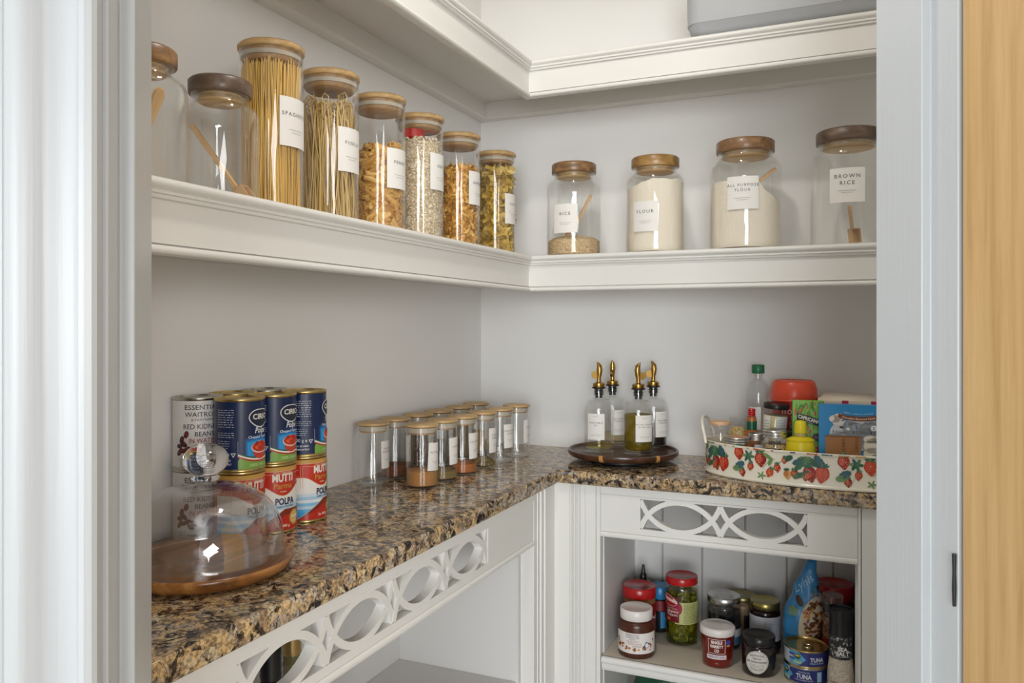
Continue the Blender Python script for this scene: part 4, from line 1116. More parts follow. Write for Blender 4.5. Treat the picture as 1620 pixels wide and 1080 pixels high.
def tray_handle(sx, up):
    m = MB(); pts = []
    for i in range(15):
        a = pi*i/14
        y = .012-.056*cos(a)
        if up: pts.append((sx*(OA*.965+.004+.014*sin(a)), y, OH-.004+.052*sin(a)**.7))
        else: pts.append((sx*(OA*.965+.010+.010*sin(a)), y, OH-.008-.050*sin(a)))
    m.tube(pts, .0036, CREAM, 10)
    h = m.obj('handle', t)
    return h
tray_handle(-1, True); tray_handle(1, False)

# ---- groceries standing in the tray
ZT0 = CT+.0003+.0030
GT = 'small groceries in the strawberry tray'
def jar_thing(name, label, cat, x, y, z, prof, glassm, contents=None, lid=None, painter=None, az=0, rl=None, group=GT, rot=(0, 0, 0), seg=36, lidname='lid', bodyname='glass_body'):
    """prof: outer profile; contents (material, r, z0, z1); lid (material, r, z0, z1, ribs)"""
    t = thing(name, label, cat, (x, y, z), rot, group=group)
    m = MB(); m.lathe(prof, glassm, seg); m.obj(bodyname, t, ang=50)
    if contents:
        cm, cr, a, b = contents; m = MB()
        m.lathe([(0, a), (cr-.001, a), (cr, a+.001), (cr, b), (0, b+.0005)], cm, seg); m.obj('contents', t)
    if lid:
        lm, lr, a, b = lid[:4]; rib = lid[4] if len(lid) > 4 else 0
        pr = [(0, a), (lr-.0004, a)]
        if rib:
            nr = rib; 
            for i in range(nr*4+1):
                pr.append((lr-.0006+.0006*cos(i*pi/2), a+.0004+(b-a-.0024)*i/(nr*4)))
        else: pr += [(lr, a+.0006), (lr, b-.0012)]
        pr += [(lr-.0012, b), (lr-.004, b), (lr-.0048, b-.0006), (0, b-.0006)]
        m = MB(); m.lathe(pr, lm, seg); m.obj(lidname, t, ang=45)
    if painter:
        m = MB(); painter(m, wrap(prof[3][0] if rl is None else rl, az)); m.obj('printed_label', t, recalc=False)
    return t
def simple_prof(r, h, rn=None, hn=.006):
    rn = rn or r-.003
    return [(0, 0), (r-.002, 0), (r, .002), (r, h-hn), (r-.001, h-hn+.002), (rn, h-.002), (rn, h)]
def lp(lines, w, lo, hi, bgc, tc='#2a2a2e', sz=.004, extra=None):
    def f(m, P):
        m.band(P, -w/2, w/2, lo, hi, ink(bgc), off=.0004)
        y = hi-sz*1.8
        for ln in lines: m.text(P, ln, 0, y, sz, ink(tc), bold=.01); y -= sz*1.6
        if extra: extra(m, P)
    return f

# clear plastic bottle with green cap
def pb(m, P):
    m.band(P, -.018, .010, .085, .135, ink('#d9d7d3'), off=.0003); smalltext(m, P, -.016, .008, .128, 9, .0045, '#8e8c8a', .0008)
R = .0270
jar_thing('plastic_bottle', 'tall clear plastic bottle with a green cap at the back of the tray', 'bottle', .7470, -.1060, ZT0,
          [(0, 0), (R-.004, 0), (R, .005), (R, .150)]+[(.0105+(R-.0105)*cos(pi/2*k/8), .150+.046*sin(pi/2*k/8)) for k in range(1, 9)]+[(.0105, .206), (.0125, .207), (.0125, .209), (.0105, .210), (.0100, .218)],
          PLAST, None, (mat('green_cap', '#1e6b45', .35), .0140, .2090, .2285, 0), pb, az_to_cam(.747, -.106, -8), lidname='cap', bodyname='bottle_body')
# red tub
def tubp(m, P): m.text(P, 'novo', -.004, .124, .015, ink('#e8c3bd'), bold=.01, space=1.1)
jar_thing('red_tub', 'large orange red plastic tub with rounded lid at the back of the tray', 'tub', .8230, -.1030, ZT0,
          [(0, 0), (.045, 0), (.0475, .003), (.0475, .150), (0, .150)], mat('tub_red', '#a8231c', .3), None,
          (mat('tub_orange', '#d2492c', .3), .0500, .1505, .1560, 0), tubp, az_to_cam(.8221, -.085, 2), bodyname='tub_body')
tub = [o for o in COL.objects if o.name.startswith('red_tub')][0]
m = MB(); m.lathe([(0, .1562), (.0498, .1562), (.0502, .162), (.0490, .176), (.0450, .190), (.0420, .1945), (.0395, .1955), (.0380, .1940), (0, .1940)], mat('tub_orange', '#d2492c', .3), 44); m.obj('rounded_lid', tub)
# black-lidded jar leaning
def tj(m, P):
    m.band(P, -.030, -.012, .050, .122, ink('#dddbd0'), off=.0004); m.band(P, .000, .028, .058, .122, ink('#d8dada'), off=.0004); smalltext(m, P, .003, .026, .114, 9, .0055, '#8b93a0', .0009)
    smalltext(m, P, -.028, -.014, .110, 7, .006, '#5a5a52', .0012)
jar_thing('sauce_jar', 'tilted glass jar of cream coloured paste with a black lid, two white labels', 'jar', .7810, -.1700, ZT0+.0015,
          simple_prof(.0262, .136), GLASS, (mat('cream_paste', '#cdbf90', .6), .0246, .003, .122), (BLACKP, .0270, .1365, .1480, 0), tj, az_to_cam(.784, -.17, 5), rot=(radians(0), radians(4.5), 0))
# hot sauce
jar_thing('hot_sauce_bottle', 'small hot sauce bottle with a red cap and green neck foil', 'bottle', .7415, -.1750, ZT0,
          [(0, 0), (.0155, 0), (.0165, .002), (.0165, .074), (.0160, .082), (.0100, .090), (.0098, .118), (0, .118)], mat('hot_sauce_orange', '#a8622a', .25), None,
          (REDP, .0082, .1190, .1355, 3), lambda m, P: m.band(P, -.0580*.56, .0580*.56, .0900, .1085, ink('#12553c', .3), n=24, off=.0006), 0, rl=.0104, lidname='cap', bodyname='bottle_body')
# left jars
jar_thing('glass_jar', 'small clear jar with a peach wooden lid at the left end of the tray', 'jar', .6790, -.2030, ZT0,
          simple_prof(.0215, .101), GLASS, None, (wood('peach_wood', '#c99a72', '#d6aa84', '#dfb793', (8, 50, 50), .5), .0205, .1012, .1085, 0))
o = [o for o in COL.objects if o.name.startswith('glass_jar')][-1]
m = MB()
for z in (.066, .071, .076, .090, .095): m.lathe([(.0216+.0010*cos(a), z+.0012*sin(a)) for a in [k*pi/4 for k in range(8)]], GLASS, 36, closed=True)
m.obj('screw_thread', o)
jar_thing('jam_jar', 'low jar of amber jam with a silver lid and an orange sticker', 'jar', .7200, -.2365, ZT0,
          simple_prof(.0245, .068), GLASS, (mat('amber_jam', '#7c3f17', .3), .0228, .003, .058), (ALU, .0252, .0680, .0810, 2))
o = [o for o in COL.objects if o.name.startswith('jam_jar')][-1]
m = MB(); m.lathe([(0, .0806), (.0175, .0806), (.0175, .0812), (0, .0812)], mat('orange_sticker', '#cf8a58', .5), 28); m.obj('sticker', o)
jar_thing('glass_jar', 'narrow clear jar of pale spice between the two silver-lidded jars', 'jar', .7565, -.2170, ZT0,
          simple_prof(.0168, .074), GLASS, (mat('pale_spice', '#cbb08a', .8), .0152, .003, .058), (ALU, .0168, .0742, .0880, 4), lp([], .020, .052, .066, '#dadbe0'), az_to_cam(.7565, -.217, 20))
def seedp(m, P):
    m.text(P, 'SEEDS', -.001, .0745, .0065, ink('#3c3036'), bold=.03); m.band(P, -.024, .012, .0620, .0650, ink('#2a2328'), off=.0004)
jar_thing('seed_jar', 'glass jar of pale seeds with a ridged silver lid in front', 'jar', .7970, -.2480, ZT0,
          simple_prof(.0230, .086), GLASS, (speckle('seeds', ['#d9c394', '#b3935d', '#e6d5ad', '#8b6b3e'], 400, .7, .8), .0212, .003, .072), (ALU, .0235, .0860, .1010, 2), seedp, az_to_cam(.797, -.248, 0))
jar_thing('sauce_jar', 'white labelled jar with a black lid behind the lemon bottle', 'jar', .8345, -.1885, ZT0,
          simple_prof(.0275, .081), mat('white_label_jar', '#d8d3d2', .4), None, (BLACKP, .0290, .0815, .0960, 0), lambda m, P: smalltext(m, P, -.03, .03, .070, 9, .006, '#7a6a70', .001), az_to_cam(.81, -.185))
jar_thing('pepper_pot', 'tiny glass pot with a silver lid standing on a black jar lid', 'jar', .8330, -.1885, ZT0+.0963,
          simple_prof(.0125, .021), GLASS, (mat('dark_pepper', '#4a3a34', .8), .0112, .001, .010), (ALU, .0105, .0212, .0290, 2))
# star pasta bag
t = thing('pasta_bag', 'crumpled clear bag of tiny yellow pasta behind the jam jar', 'bag', (.7080, -.1420, ZT0), group=None)
m = MB(); m.lathe([(0, 0), (.020, 0), (.024, .020), (.022, .078), (.012, .090), (0, .092)], speckle('tiny_pasta', ['#c99b3f', '#dcc07a', '#e3cf9a', '#a3782c'], 260, .6, .9), 24); m.obj('tiny_pasta', t)
m = MB(); vs = []; n = 22; H = 12; r2 = random.Random(2)
for j in range(H):
    f = j/(H-1)
    for k in range(n):
        a = 2*pi*k/n; q = (.0262-.010*max(0, f-.7)/.3)*(1+r2.uniform(-.07, .07)*(1 if f > .05 else 0)+.1*sin(5*a+f*6)*f)
        vs.append((q*cos(a), q*sin(a)*.85, .110*f+r2.uniform(-.003, .003)*(f > .05)))
m.add(vs, [(j*n+k, j*n+(k+1) % n, (j+1)*n+(k+1) % n, (j+1)*n+k) for j in range(H-1) for k in range(n)]+[tuple(range(n))[::-1]], PLAST); m.obj('clear_wrapping', t, ang=20)
# lemon juice bottle
YEL = mat('lemon_yellow', '#e3cf1f', .35)
t = thing('lemon_juice_bottle', 'yellow plastic lemon juice bottle with a yellow cap', 'bottle', (.8470, -.2560, ZT0), group=GT)
m = MB(); m.lathe([(0, 0), (.020, 0), (.0255, .006), (.0292, .025), (.0300, .045), (.0292, .066), (.0272, .080), (.0266, .0825), (.0278, .0855), (.0180, .0900), (.0110, .0915), (.0105, .098), (0, .098)], YEL, 40); m.obj('bottle_body', t, ang=50)
m = MB(); m.lathe([(0, .0925), (.0125, .0925), (.0125, .0985), (0, .0985)], mat('smoky_neck', '#b0a268', .3), 28)
m.lathe([(0, .0987), (.0118, .0987), (.0121, .100), (.0116, .117), (.0095, .122), (.0050, .1240), (0, .1240)], YEL, 32); m.obj('cap', t, ang=50)
m = MB(); P = taper(lambda v: .0300 if v < .045 else .0300-(v-.045)*.085, az_to_cam(.852, -.256, -48)); m.band(P, -.018, .010, .012, .064, ink('#d9d8d2'), off=.0004); m.obj('printed_label', t)
# spice sachet
def flatbox(name, label, cat, x, y, z, w, h, d, rotz, painter, mt, group=None, bev=.0008, partname='box_body', tilt=0.0):
    t = thing(name, label, cat, (x, y, z), (tilt, 0, rotz), group=group)
    m = MB(); m.box(-w/2, w/2, -d/2, d/2, 0, h, mt); b = m.obj(partname, t, bevel=bev)
    if painter:
        m = MB(); painter(m, lambda u, v, o: (u, -d/2-o, v)); m.obj('printed_front', t, recalc=False)
    return t
def sachet(m, P):
    r3 = random.Random(6)
    for i in range(110):
        a = r3.choice(('#4c8a1f', '#5f9c26', '#3c7418', '#8ab53a', '#c7541f', '#a8401a'))
        u = r3.uniform(-.025, .025); v = r3.uniform(.06, .155); m.blob(P, u, v, r3.uniform(.004, .009), .0020, ink(a), rot=r3.uniform(1.0, 2.0), off=.0006+.00001*i, seg=12, rings=1)
    m.band(P, -.031, .031, 0.002, lambda u: .068+.010*sin(u*160), ink('#a8401f'), off=.0007)
    for i in range(60):
        u = r3.uniform(-.028, .028); v = r3.uniform(.004, .066); m.blob(P, u, v, .005, .0022, ink(r3.choice(('#c9622c', '#8a2f16', '#b5481f', '#d98040'))), rot=r3.uniform(-1, 1), off=.0011+.00001*i, seg=10, rings=1)
    sl = lambda u: .128-.28*(u+.02)
    m.band(P, -.022, .024, lambda u: sl(u)-.008, lambda u: sl(u)+.007, ink('#1c1a1a'), off=.0018)
    Q = lambda u, v, o: P(u, v-.28*u, o)
    m.text(Q, 'CAPRICANA', .001, .1195, .0075, ink('#ece8df'), bold=.03, width=.041, off=.0021); m.text(Q, 'SEASONING', .001, .1155, .0020, ink('#d9d5cc'), off=.0021)
    m.blob(P, .017, .086, .009, .008, ink('#2b2030'), off=.0019); m.text(P, 'HOT', .017, .084, .0045, ink('#a06a90'), bold=.02, off=.0022)
    m.text(P, 'MIX', .006, .060, .009, ink('#e6d9c4'), bold=.01, off=.0021)
    m.band(P, .0285, .0312, .002, .158, ink('#4a2440'), n=1, off=.0024)
flatbox('spice_sachet', 'green spice sachet with pepper pattern, leaning behind the lemon bottle', 'sachet', .8600, -.2215, ZT0, .0620, .162, .006, radians(6), sachet, mat('sachet_green', '#6fae2c', .35), bev=.002, partname='packet_body', tilt=radians(-4))
# striped box
def strp(m, P):
    for u in (-.058, .0, .052): m.band(P, u, u+.013, .120, .1655, ink('#b3284f'), n=1, off=.0005)
    m.band(P, -.044, -.030, .140, .150, ink('#2a2a30'), n=1, off=.0007)
t = flatbox('striped_box', 'cream box with dark pink stripes lying behind the blue box', 'box', .9330, -.1330, ZT0, .1180, .1590, .070, radians(3), None, mat('cream_card', '#ded2bf', .5))
m = MB()
for u in (-.012, .044): m.box(u, u+.013, -.0356, .0356, .120, .1594, ink('#b3284f'))
m.obj('stripe_print', t)
m = MB(); m.add([(-.0585, -.034, .1594), (.0585, -.034, .1594), (.05, .03, .170), (-.045, .03, .171)], [(0, 1, 2, 3)], mat('cream_card', '#ded2bf', .5)); o = m.obj('open_flap', t)
o.modifiers.new('s', 'SOLIDIFY').thickness = .0008
# blue dessert sauce box
def bluep(m, P0):
    m.band(P0, -.0635, .0635, .0, .159, ink('#2487c4', .4), off=.0003)
    P = lambda u, v, o: P0(u, max(.159-(.159-v)*.76, .0005), o)
    # cloud
    for (u, v, a, b) in ((-.010, .085, .034, .034), (.014, .100, .034, .030), (.034, .100, .022, .022), (-.020, .070, .030, .018), (.030, .072, .030, .030), (.0, .060, .045, .020)): m.blob(P, u, v, a, b, ink('#c3c9d2'), off=.0006)
    for (u, v, a, b) in ((-.034, .122, .011, .010), (-.026, .128, .010, .009), (-.030, .114, .009, .009)): m.blob(P, u, v, a, b, ink('#e0d8d0'), off=.0008)
    bn = lambda u: .1245-6*(u-.012)**2*1.2+.004
    m.band(P, -.028, .046, lambda u: .118+5*(u-.010)**2, lambda u: .130+5*(u-.010)**2, ink('#7a4426'), off=.0010)
    Q = lambda u, v, o: P(u, v+5*(u-.010)**2, o)
    m.text(Q, 'Chocolate flavoured Sauce', .009, .1215, .0046, ink('#ecdccb'), bold=.015, width=.060, off=.0013); m.text(Q, 'Make a delicious topping', .009, .1350, .0034, ink('#bcd8ea'), bold=.01, width=.052, off=.0013)
    m.text(P, 'Simply ready in only 3 minutes', .018, .1110, .0026, ink('#3a3a40'), width=.046, off=.0013)
    for i, (n_, u) in enumerate((('1', -.037), ('2', .0), ('3', .032))):
        m.text(P, n_, u, .0865, .0062, ink('#3a3236'), bold=.03, off=.0013); smalltext(m, P, u+.004, u+.026 if i < 2 else u+.018, .0905, 3, .0026, '#4a4248', .0009)
    m.blob(P, -.022, .101, .004, .003, ink('#3c4a3a'), off=.0013); m.blob(P, -.010, .097, .004, .004, ink('#dfe1e4'), off=.0013); m.band(P, .004, .0065, .096, .107, ink('#5a7a9a'), n=1, off=.0013); m.blob(P, .037, .101, .006, .007, ink('#e9ebee'), off=.0013); m.text(P, '2', .037, .0985, .006, ink('#3f7a8c'), bold=.02, off=.0016)
    # nutrition panel
    m.band(P, -.052, .014, -.03, .079, ink('#a8764a'), off=.0018); m.band(P, -.052, .014, .0745, .079, ink('#8a5a34'), off=.0020)
    smalltext(m, P, -.050, -.030, .070, 14, .0040, '#5d3f26', .0010); 
    for i in range(9): m.band(P, -.021, -.015, .070-.004*i, .0712-.004*i, ink('#5d3f26'), n=1, off=.0021); m.band(P, .003, .009, .070-.004*i, .0712-.004*i, ink('#5d3f26'), n=1, off=.0021)
    for (u, v, a, b) in ((.030, .072, .012, .010), (.044, .072, .012, .010), (.038, .055, .020, .020), (.038, .035, .020, .016)): m.blob(P, u, v, a, b, ink('#e3dccb'), off=.0017)
    m.text(P, 'Nice, Simple', .039, .0640, .0040, ink('#3a3236'), bold=.02, off=.0021); smalltext(m, P, .023, .054, .0580, 6, .0040, '#4a4248', .0010)
    m.text(P, 'made', .042, .0290, .0050, ink('#2a2226'), bold=.03, off=.0021)
flatbox('dessert_box', 'blue dessert sauce box with a cloud and recipe steps, front right of the tray', 'box', .9450, -.2480, ZT0, .1280, .1590, .026, radians(4), bluep, mat('blue_card', '#2487c4', .4))

# ------------------------------------------------------------------ food on the cabinet shelf
S0 = SZ+.0003
GC_ = 'jars and packets on the cabinet shelf'
def jar2(name, label, cat, x, y, r, h, bodym, lidm, lidr, lidh, contents=None, painter=None, az=0, neck=None, z=S0, rib=0, shoulder=.010, group=GC_, lidname='lid'):
    rn = neck or r*.85; hb = h-lidh
    pr = [(0, 0), (r-.004, 0), (r-.001, .002), (r, .005), (r, hb-shoulder-.003)]
    for k in range(1, 6): pr.append((rn+(r-rn)*cos(pi/2*k/5), hb-shoulder-.003+shoulder*sin(pi/2*k/5)))
    pr += [(rn, h-.002), (0, h-.002)] if bodym != GLASS else [(rn, h-.002)]
    return jar_thing(name, label, cat, x, y, z, pr, bodym, contents, (lidm, lidr, hb, h, rib), painter, az, r, group)
def chocp(m, P):
    m.band(P, -.052, .056, .0120, .0560, ink('#dfd9d6'), off=.0004)
    m.text(P, 'ESSENTIAL', -.006, .0500, .0036, ink('#3b3036'), width=.030); m.text(P, 'WAITROSE', -.006, .0450, .0036, ink('#3b3036'), width=.029); m.text(P, '& PARTNERS', -.006, .0418, .0018, ink('#3b3036'))
    m.text(P, 'HAZELNUT', -.005, .0365, .0034, ink('#a06a72'), width=.027); m.text(P, 'CHOCOLATE', -.002, .0315, .0034, ink('#a05a50'), width=.031); m.text(P, 'SPREAD', .004, .0265, .0034, ink('#8a6a62'), width=.020)
    r3 = random.Random(9)
    for i in range(44):
        u = r3.uniform(-.044, .044); v = .018+abs(r3.gauss(0, .006))+abs(u)*.35*r3.random()
        if -.024 < u < .018 and v > .026: continue
        m.blob(P, u, min(v, .052), .0023, .0021, ink(r3.choice(('#8a5226', '#5c2d1c', '#a8682e', '#6d2f22', '#c08040'))), off=.0008+.00001*i, seg=10, rings=1)
    m.blob(P, .026, .0300, .0052, .0062, ink('#4a6a8a'), off=.0012); m.blob(P, .026, .0300, .0040, .0048, ink('#dfe4ea'), off=.0014)
CH_ = mat('chocolate_spread', '#4a2416', .3)
jar2('chocolate_spread_jar', 'jar of chocolate hazelnut spread with a white lid, front left of the cabinet shelf', 'jar', .5050, -.2530, .0400, .1010, CH_, mat('white_lid', '#dcd6d3', .35), .0355, .022, None, chocp, az_to_cam(.505, -.253, -4), .034)
jar2('peanut_butter_jar', 'jar with a large red lid behind the chocolate spread', 'jar', .4885, -.1640, .0375, .1210, mat('peanut_butter', '#94673a', .5), REDP, .0385, .024, None, lambda m, P: (m.band(P, -.06, .06, .02, .085, ink('#8e1c1f'), off=.0004), m.text(P, 'Crunchy', .030, .050, .011, ink('#e2d9cf'), bold=.02)), az_to_cam(.4885, -.164, 10), .034)
t = jar2('squeeze_bottle', 'dark squeeze bottle with a black pointed nozzle in the left cabinet corner', 'bottle', .4790, -.0900, .0300, .1080, mat('sauce_dark', '#3a1512', .3), BLACKP, .0165, .014, None, None, 0, .015, lidname='cap')
m = MB(); m.lathe([(0, .108), (.0090, .108), (.0082, .122), (.0055, .126), (.0050, .128), (.0030, .142), (.0028, .146), (0, .146)], BLACKP, 24); m.obj('nozzle', t)
jar2('sauce_bottle', 'dark sauce jar with a rounded bright blue cap behind the red-lidded jar', 'bottle', .5220, -.1000, .0260, .1060, mat('sauce_black', '#14161c', .3), mat('blue_cap', '#2a80b8', .35), .0240, .028, None,
     lambda m, P: (m.band(P, -.04, .04, .052, .075, ink('#7d1c22'), off=.0004), m.band(P, -.014, .030, .012, .050, ink('#2a7fb4'), off=.0004), m.text(P, 'A', .004, .030, .014, ink('#101418'), bold=.05), m.text(P, 'K', .004, .014, .014, ink('#101418'), bold=.05), m.text(P, 'C', .004, .058, .012, ink('#d8c9c4'), bold=.02)), az_to_cam(.522, -.1, 34), .022)
# jalapenos
def jalp(m, P):
    m.band(P, -.004, .060, .0500, .0990, ink('#b8b977'), off=.0004); smalltext(m, P, .016, .044, .094, 14, .0031, '#5a5c34', .0011)
    m.band(P, -.060, .006, .0530, .1100, ink('#6b141e'), off=.0006); m.blob(P, .001, .0850, .0120, .0150, ink('#8e1a35'), off=.0008)
    m.blob(P, -.022, .1010, .0240, .0120, ink('#c9a9a4'), rot=-.25, off=.0010); m.blob(P, -.022, .1010, .0228, .0108, ink('#9c1c1f'), rot=-.25, off=.0012)
    Q = lambda u, v, o: P(u, v-.2*u, o)
    m.text(Q, 'Gazzella', -.016, .0960, .0085, ink('#ecdfd6'), bold=.03, width=.036, off=.0015)
    m.text(P, 'Sliced Green', -.012, .0820, .0040, ink('#e2b9a4'), width=.028, off=.0012); m.text(P, 'Jalapeno', -.010, .0745, .0065, ink('#e6cfc4'), bold=.01, width=.030, off=.0012); m.text(P, 'Peppers', -.010, .0670, .0060, ink('#e6cfc4'), bold=.01, width=.026, off=.0012)
    m.blob(P, -.020, .0590, .0060, .0035, ink('#b5603a'), off=.0012)
t = jar2('pickle_jar', 'tall jar of green sliced jalapenos with a red lid', 'jar', .5836, -.1480, .0370, .1515, GLASS, REDP, .0360, .0165, (thin_glass('brine', (.72, .74, .38), 1.1), .0346, .003, .118), jalp, az_to_cam(.5836, -.148, -18), .0335)
m = MB(); r3 = random.Random(12); JM = [mat('jalapeno_a', '#787a35', .35), mat('jalapeno_b', '#8b8a42', .35), mat('jalapeno_c', '#565422', .35), mat('jalapeno_d', '#99984a', .35)]
tor = []
def torus(R, r, n=10, k=5):
    vs = []; fs = []
    for i in range(n):
        for j in range(k):
            a = 2*pi*i/n; b = 2*pi*j/k; vs.append(((R+r*cos(b))*cos(a), (R+r*cos(b))*sin(a), r*sin(b)*1.2))
    for i in range(n):
        for j in range(k): fs.append((i*k+j, ((i+1) % n)*k+j, ((i+1) % n)*k+(j+1) % k, i*k+(j+1) % k))
    return vs, fs
tv, tf = torus(.0068, .0026)
for i in range(230):
    a = r3.random()*6.28; R_ = .0250-r3.random()*.006
    inst(m, tv, tf, (R_*cos(a), R_*sin(a), .010+r3.random()*.104), rotm(r3.random()*6, r3.random()*6, 0), r3.choice(JM))
m.lathe([(0, .004), (.020, .004), (.020, .112), (0, .112)], JM[2], 20); m.obj('jalapeno_slices', t)['kind'] = 'stuff'
# silver lidded jar of dark olives
t = jar2('olive_jar', 'clear jar of dark contents with a silver lid behind the red chilli jar', 'jar', .6760, -.1330, .0370, .1140, GLASS, ALU, .0365, .014, (mat('dark_olives', '#15171a', .25, bump=((90, 90, 90), 1.0, .006)), .0345, .003, .078), lambda m, P: (m.band(P, .010, .050, .012, .048, ink('#4a6a8a'), off=.0004), m.band(P, .012, .040, .030, .046, ink('#c9cdd0'), off=.0006)), az_to_cam(.676, -.133, 20), .032)
m = MB(); m.lathe([(0, .1135), (.019, .1135), (.019, .1141), (0, .1141)], WHITEP, 24); m.obj('sticker', t)
jar2('sauce_jar', 'pale jar with a brass lid, half hidden behind the silver-lidded jar', 'jar', .7080, -.0700, .0340, .1000, mat('pale_sauce', '#8e7358', .4), mat('dull_gold_lid', '#8f8558', .35, .8), .0310, .012, None, lambda m, P: m.band(P, .0, .026, .020, .062, ink('#1b191b'), off=.0004), az_to_cam(.708, -.07, 5), .028)
# Single variety jar (tapered)
rf = lambda v: .0318+.0030*v/.066
def svp(m, P):
    for (a, b, c, d) in ((-.017, .017, .0610, .0618), (-.017, .017, .0312, .0320), (-.017, -.0162, .0312, .0618), (.0162, .017, .0312, .0618)): m.band(P, a, b, c, d, ink('#ecdcd8'), n=8, off=.0005)
    for i, w_ in enumerate(('SINGLE', 'VARIETY', 'CO')): m.text(P, w_, 0, .0525-.0088*i, .0062, ink('#efe2df'), bold=.035, width=(.022, .026, .009)[i])
    m.band(P, -.0200, .0200, .0195, .0285, ink('#d9cfd4'), off=.0005); m.text(P, 'FIREPLANT CHILLI', 0, .0225, .0040, ink('#3a2a3a'), bold=.01, width=.034)
    m.blob(P, .024, .0550, .0052, .0052, ink('#3a4aa0'), off=.0006); m.blob(P, .024, .0480, .0045, .0020, ink('#c99a6a'), off=.0006); m.text(P, '225g', 0, .0100, .0022, ink('#e0b0a8'))
t = thing('chilli_jam_jar', 'tapered jar of red chilli jam with a white lid, front middle', 'jar', (.6780, -.2350, S0), group=GC_)
m = MB(); m.lathe([(0, 0), (.0285, 0), (.0310, .002), (.0318, .005), (.0345, .066), (.0345, .070), (0, .070)], mat('chilli_jam', '#6b1408', .2, coat=.6), 44); m.obj('glass_body', t, ang=50)
m = MB(); m.lathe([(0, .0665), (.0362, .0665), (.0372, .068), (.0370, .0790), (.0350, .0815), (.0325, .0820), (.0315, .0808), (0, .0808)], mat('white_lid', '#dcd6d3', .35), 44); m.obj('lid', t, ang=50)
m = MB(); svp(m, taper(rf, az_to_cam(.678, -.235, -3))); m.obj('printed_label', t, recalc=False)
# dark chutney jar with hexagonal shoulders
def chp(m, P):
    shp = lambda a: 1.0+.03*sin(2*a)
    m.blob(P, -.002, .0310, .0235, .0235, ink('#d9d6cf'), off=.0006, shape=shp, seg=30, rings=5); 
    for r_ in (.0222,):
        n = 40; vs = []
        for i in range(n+1):
            a = 2*pi*i/n; vs += [P(-.002+r_*cos(a), .031+r_*sin(a), .0009), P(-.002+(r_-.0005)*cos(a), .031+(r_-.0005)*sin(a), .0009)]
        m.add(vs, [(2*i, 2*i+2, 2*i+3, 2*i+1) for i in range(n)], ink('#5a5650'))
    m.text(P, 'WILKIN & SONS', -.002, .0435, .0040, ink('#3a3834'), bold=.01, width=.028, arc=-12); m.text(P, 'Tiptree', -.002, .0370, .0040, ink('#3a3834'), shear=.3, bold=.01)
    m.text(P, 'RED ONION CHUTNEY', -.002, .0300, .0036, ink('#2a2824'), bold=.02, width=.041); smalltext(m, P, -.016, .012, .0260, 3, .0026, '#8a867e', .0007); m.text(P, 'TIPTREE ESSEX', -.002, .0140, .0036, ink('#3a3834'), width=.026, arc=12)
t = jar2('chutney_jar', 'dark chutney jar with a black lid and round cream label', 'jar', .7640, -.2430, .0345, .0780, mat('dark_chutney', '#180c0c', .12, coat=.6), BLACKP, .0330, .0150, None, chp, az_to_cam(.764, -.243, -3), .0300)
jar2('preserve_jar', 'dark preserve jar with a gold lid and white label beside the blue bag', 'jar', .7640, -.1250, .0330, .1120, mat('dark_preserve', '#1e0f0e', .15), mat('gold_lid', '#a89a5c', .3, .9), .0320, .0150, None,
     lambda m, P: (m.band(P, -.06, .06, .030, .083, ink('#c9cad2'), off=.0004), smalltext(m, P, -.002, .034, .078, 14, .0033, '#8a8c96', .0010), m.band(P, -.03, .06, .012, .026, ink('#141418'), off=.0005)), az_to_cam(.764, -.125, 0), .0295)
# tuna tins
def tunap(flip):
    def f(m, P):
        L = pi*.0425*.998
        m.band(P, -L, L, .004, .031, ink('#26327a', .3), n=60, off=.0003)
        m.band(P, -.085, -.034, .004, .031, ink('#b9bfc6', .3), off=.0005)
        d0 = -.034 if not flip else -.060
        m.band(P, d0, d0+.034, lambda u: .004+max(0, (u-d0-.020))*.95, lambda u: .031-max(0, (u-d0-.020))*.95, ink('#5aa3cc', .3), off=.0007)
        if not flip: m.band(P, -.034, -.022, .014, .027, ink('#2a4a9a', .3), off=.0010); m.text(P, 'MSC', -.028, .018, .004, ink('#dfe6ee'), bold=.02, off=.0013)
        m.blob(P, d0+.018, .0220, .0062, .0055, ink('#2f5a34'), off=.0011); m.blob(P, d0+.018, .0235, .0050, .0020, ink('#c9b24a'), off=.0014); m.band(P, d0+.010, d0+.026, .0075, .0125, ink('#a9c49a'), off=.0011)
        if flip:
            m.text(P, 'WAITROSE', -.004, .0245, .0032, ink('#c9cfe0'), width=.022); m.text(P, 'TUNA', -.004, .0135, .0090, ink('#dfe3ee'), bold=.03, width=.030); m.text(P, 'STEAK IN SPRING WATER', -.004, .0090, .0026, ink('#c9cfe0'), bold=.01, width=.036); m.band(P, .022, .032, .008, .028, ink('#9fc4dc'), off=.0006)
        else:
            m.text(P, 'TUNA', .022, .0140, .0080, ink('#dfe3ee'), bold=.03, width=.028); m.text(P, 'STEAK IN BRINE', .022, .0095, .0026, ink('#c9cfe0'), bold=.01, width=.030)
    return f
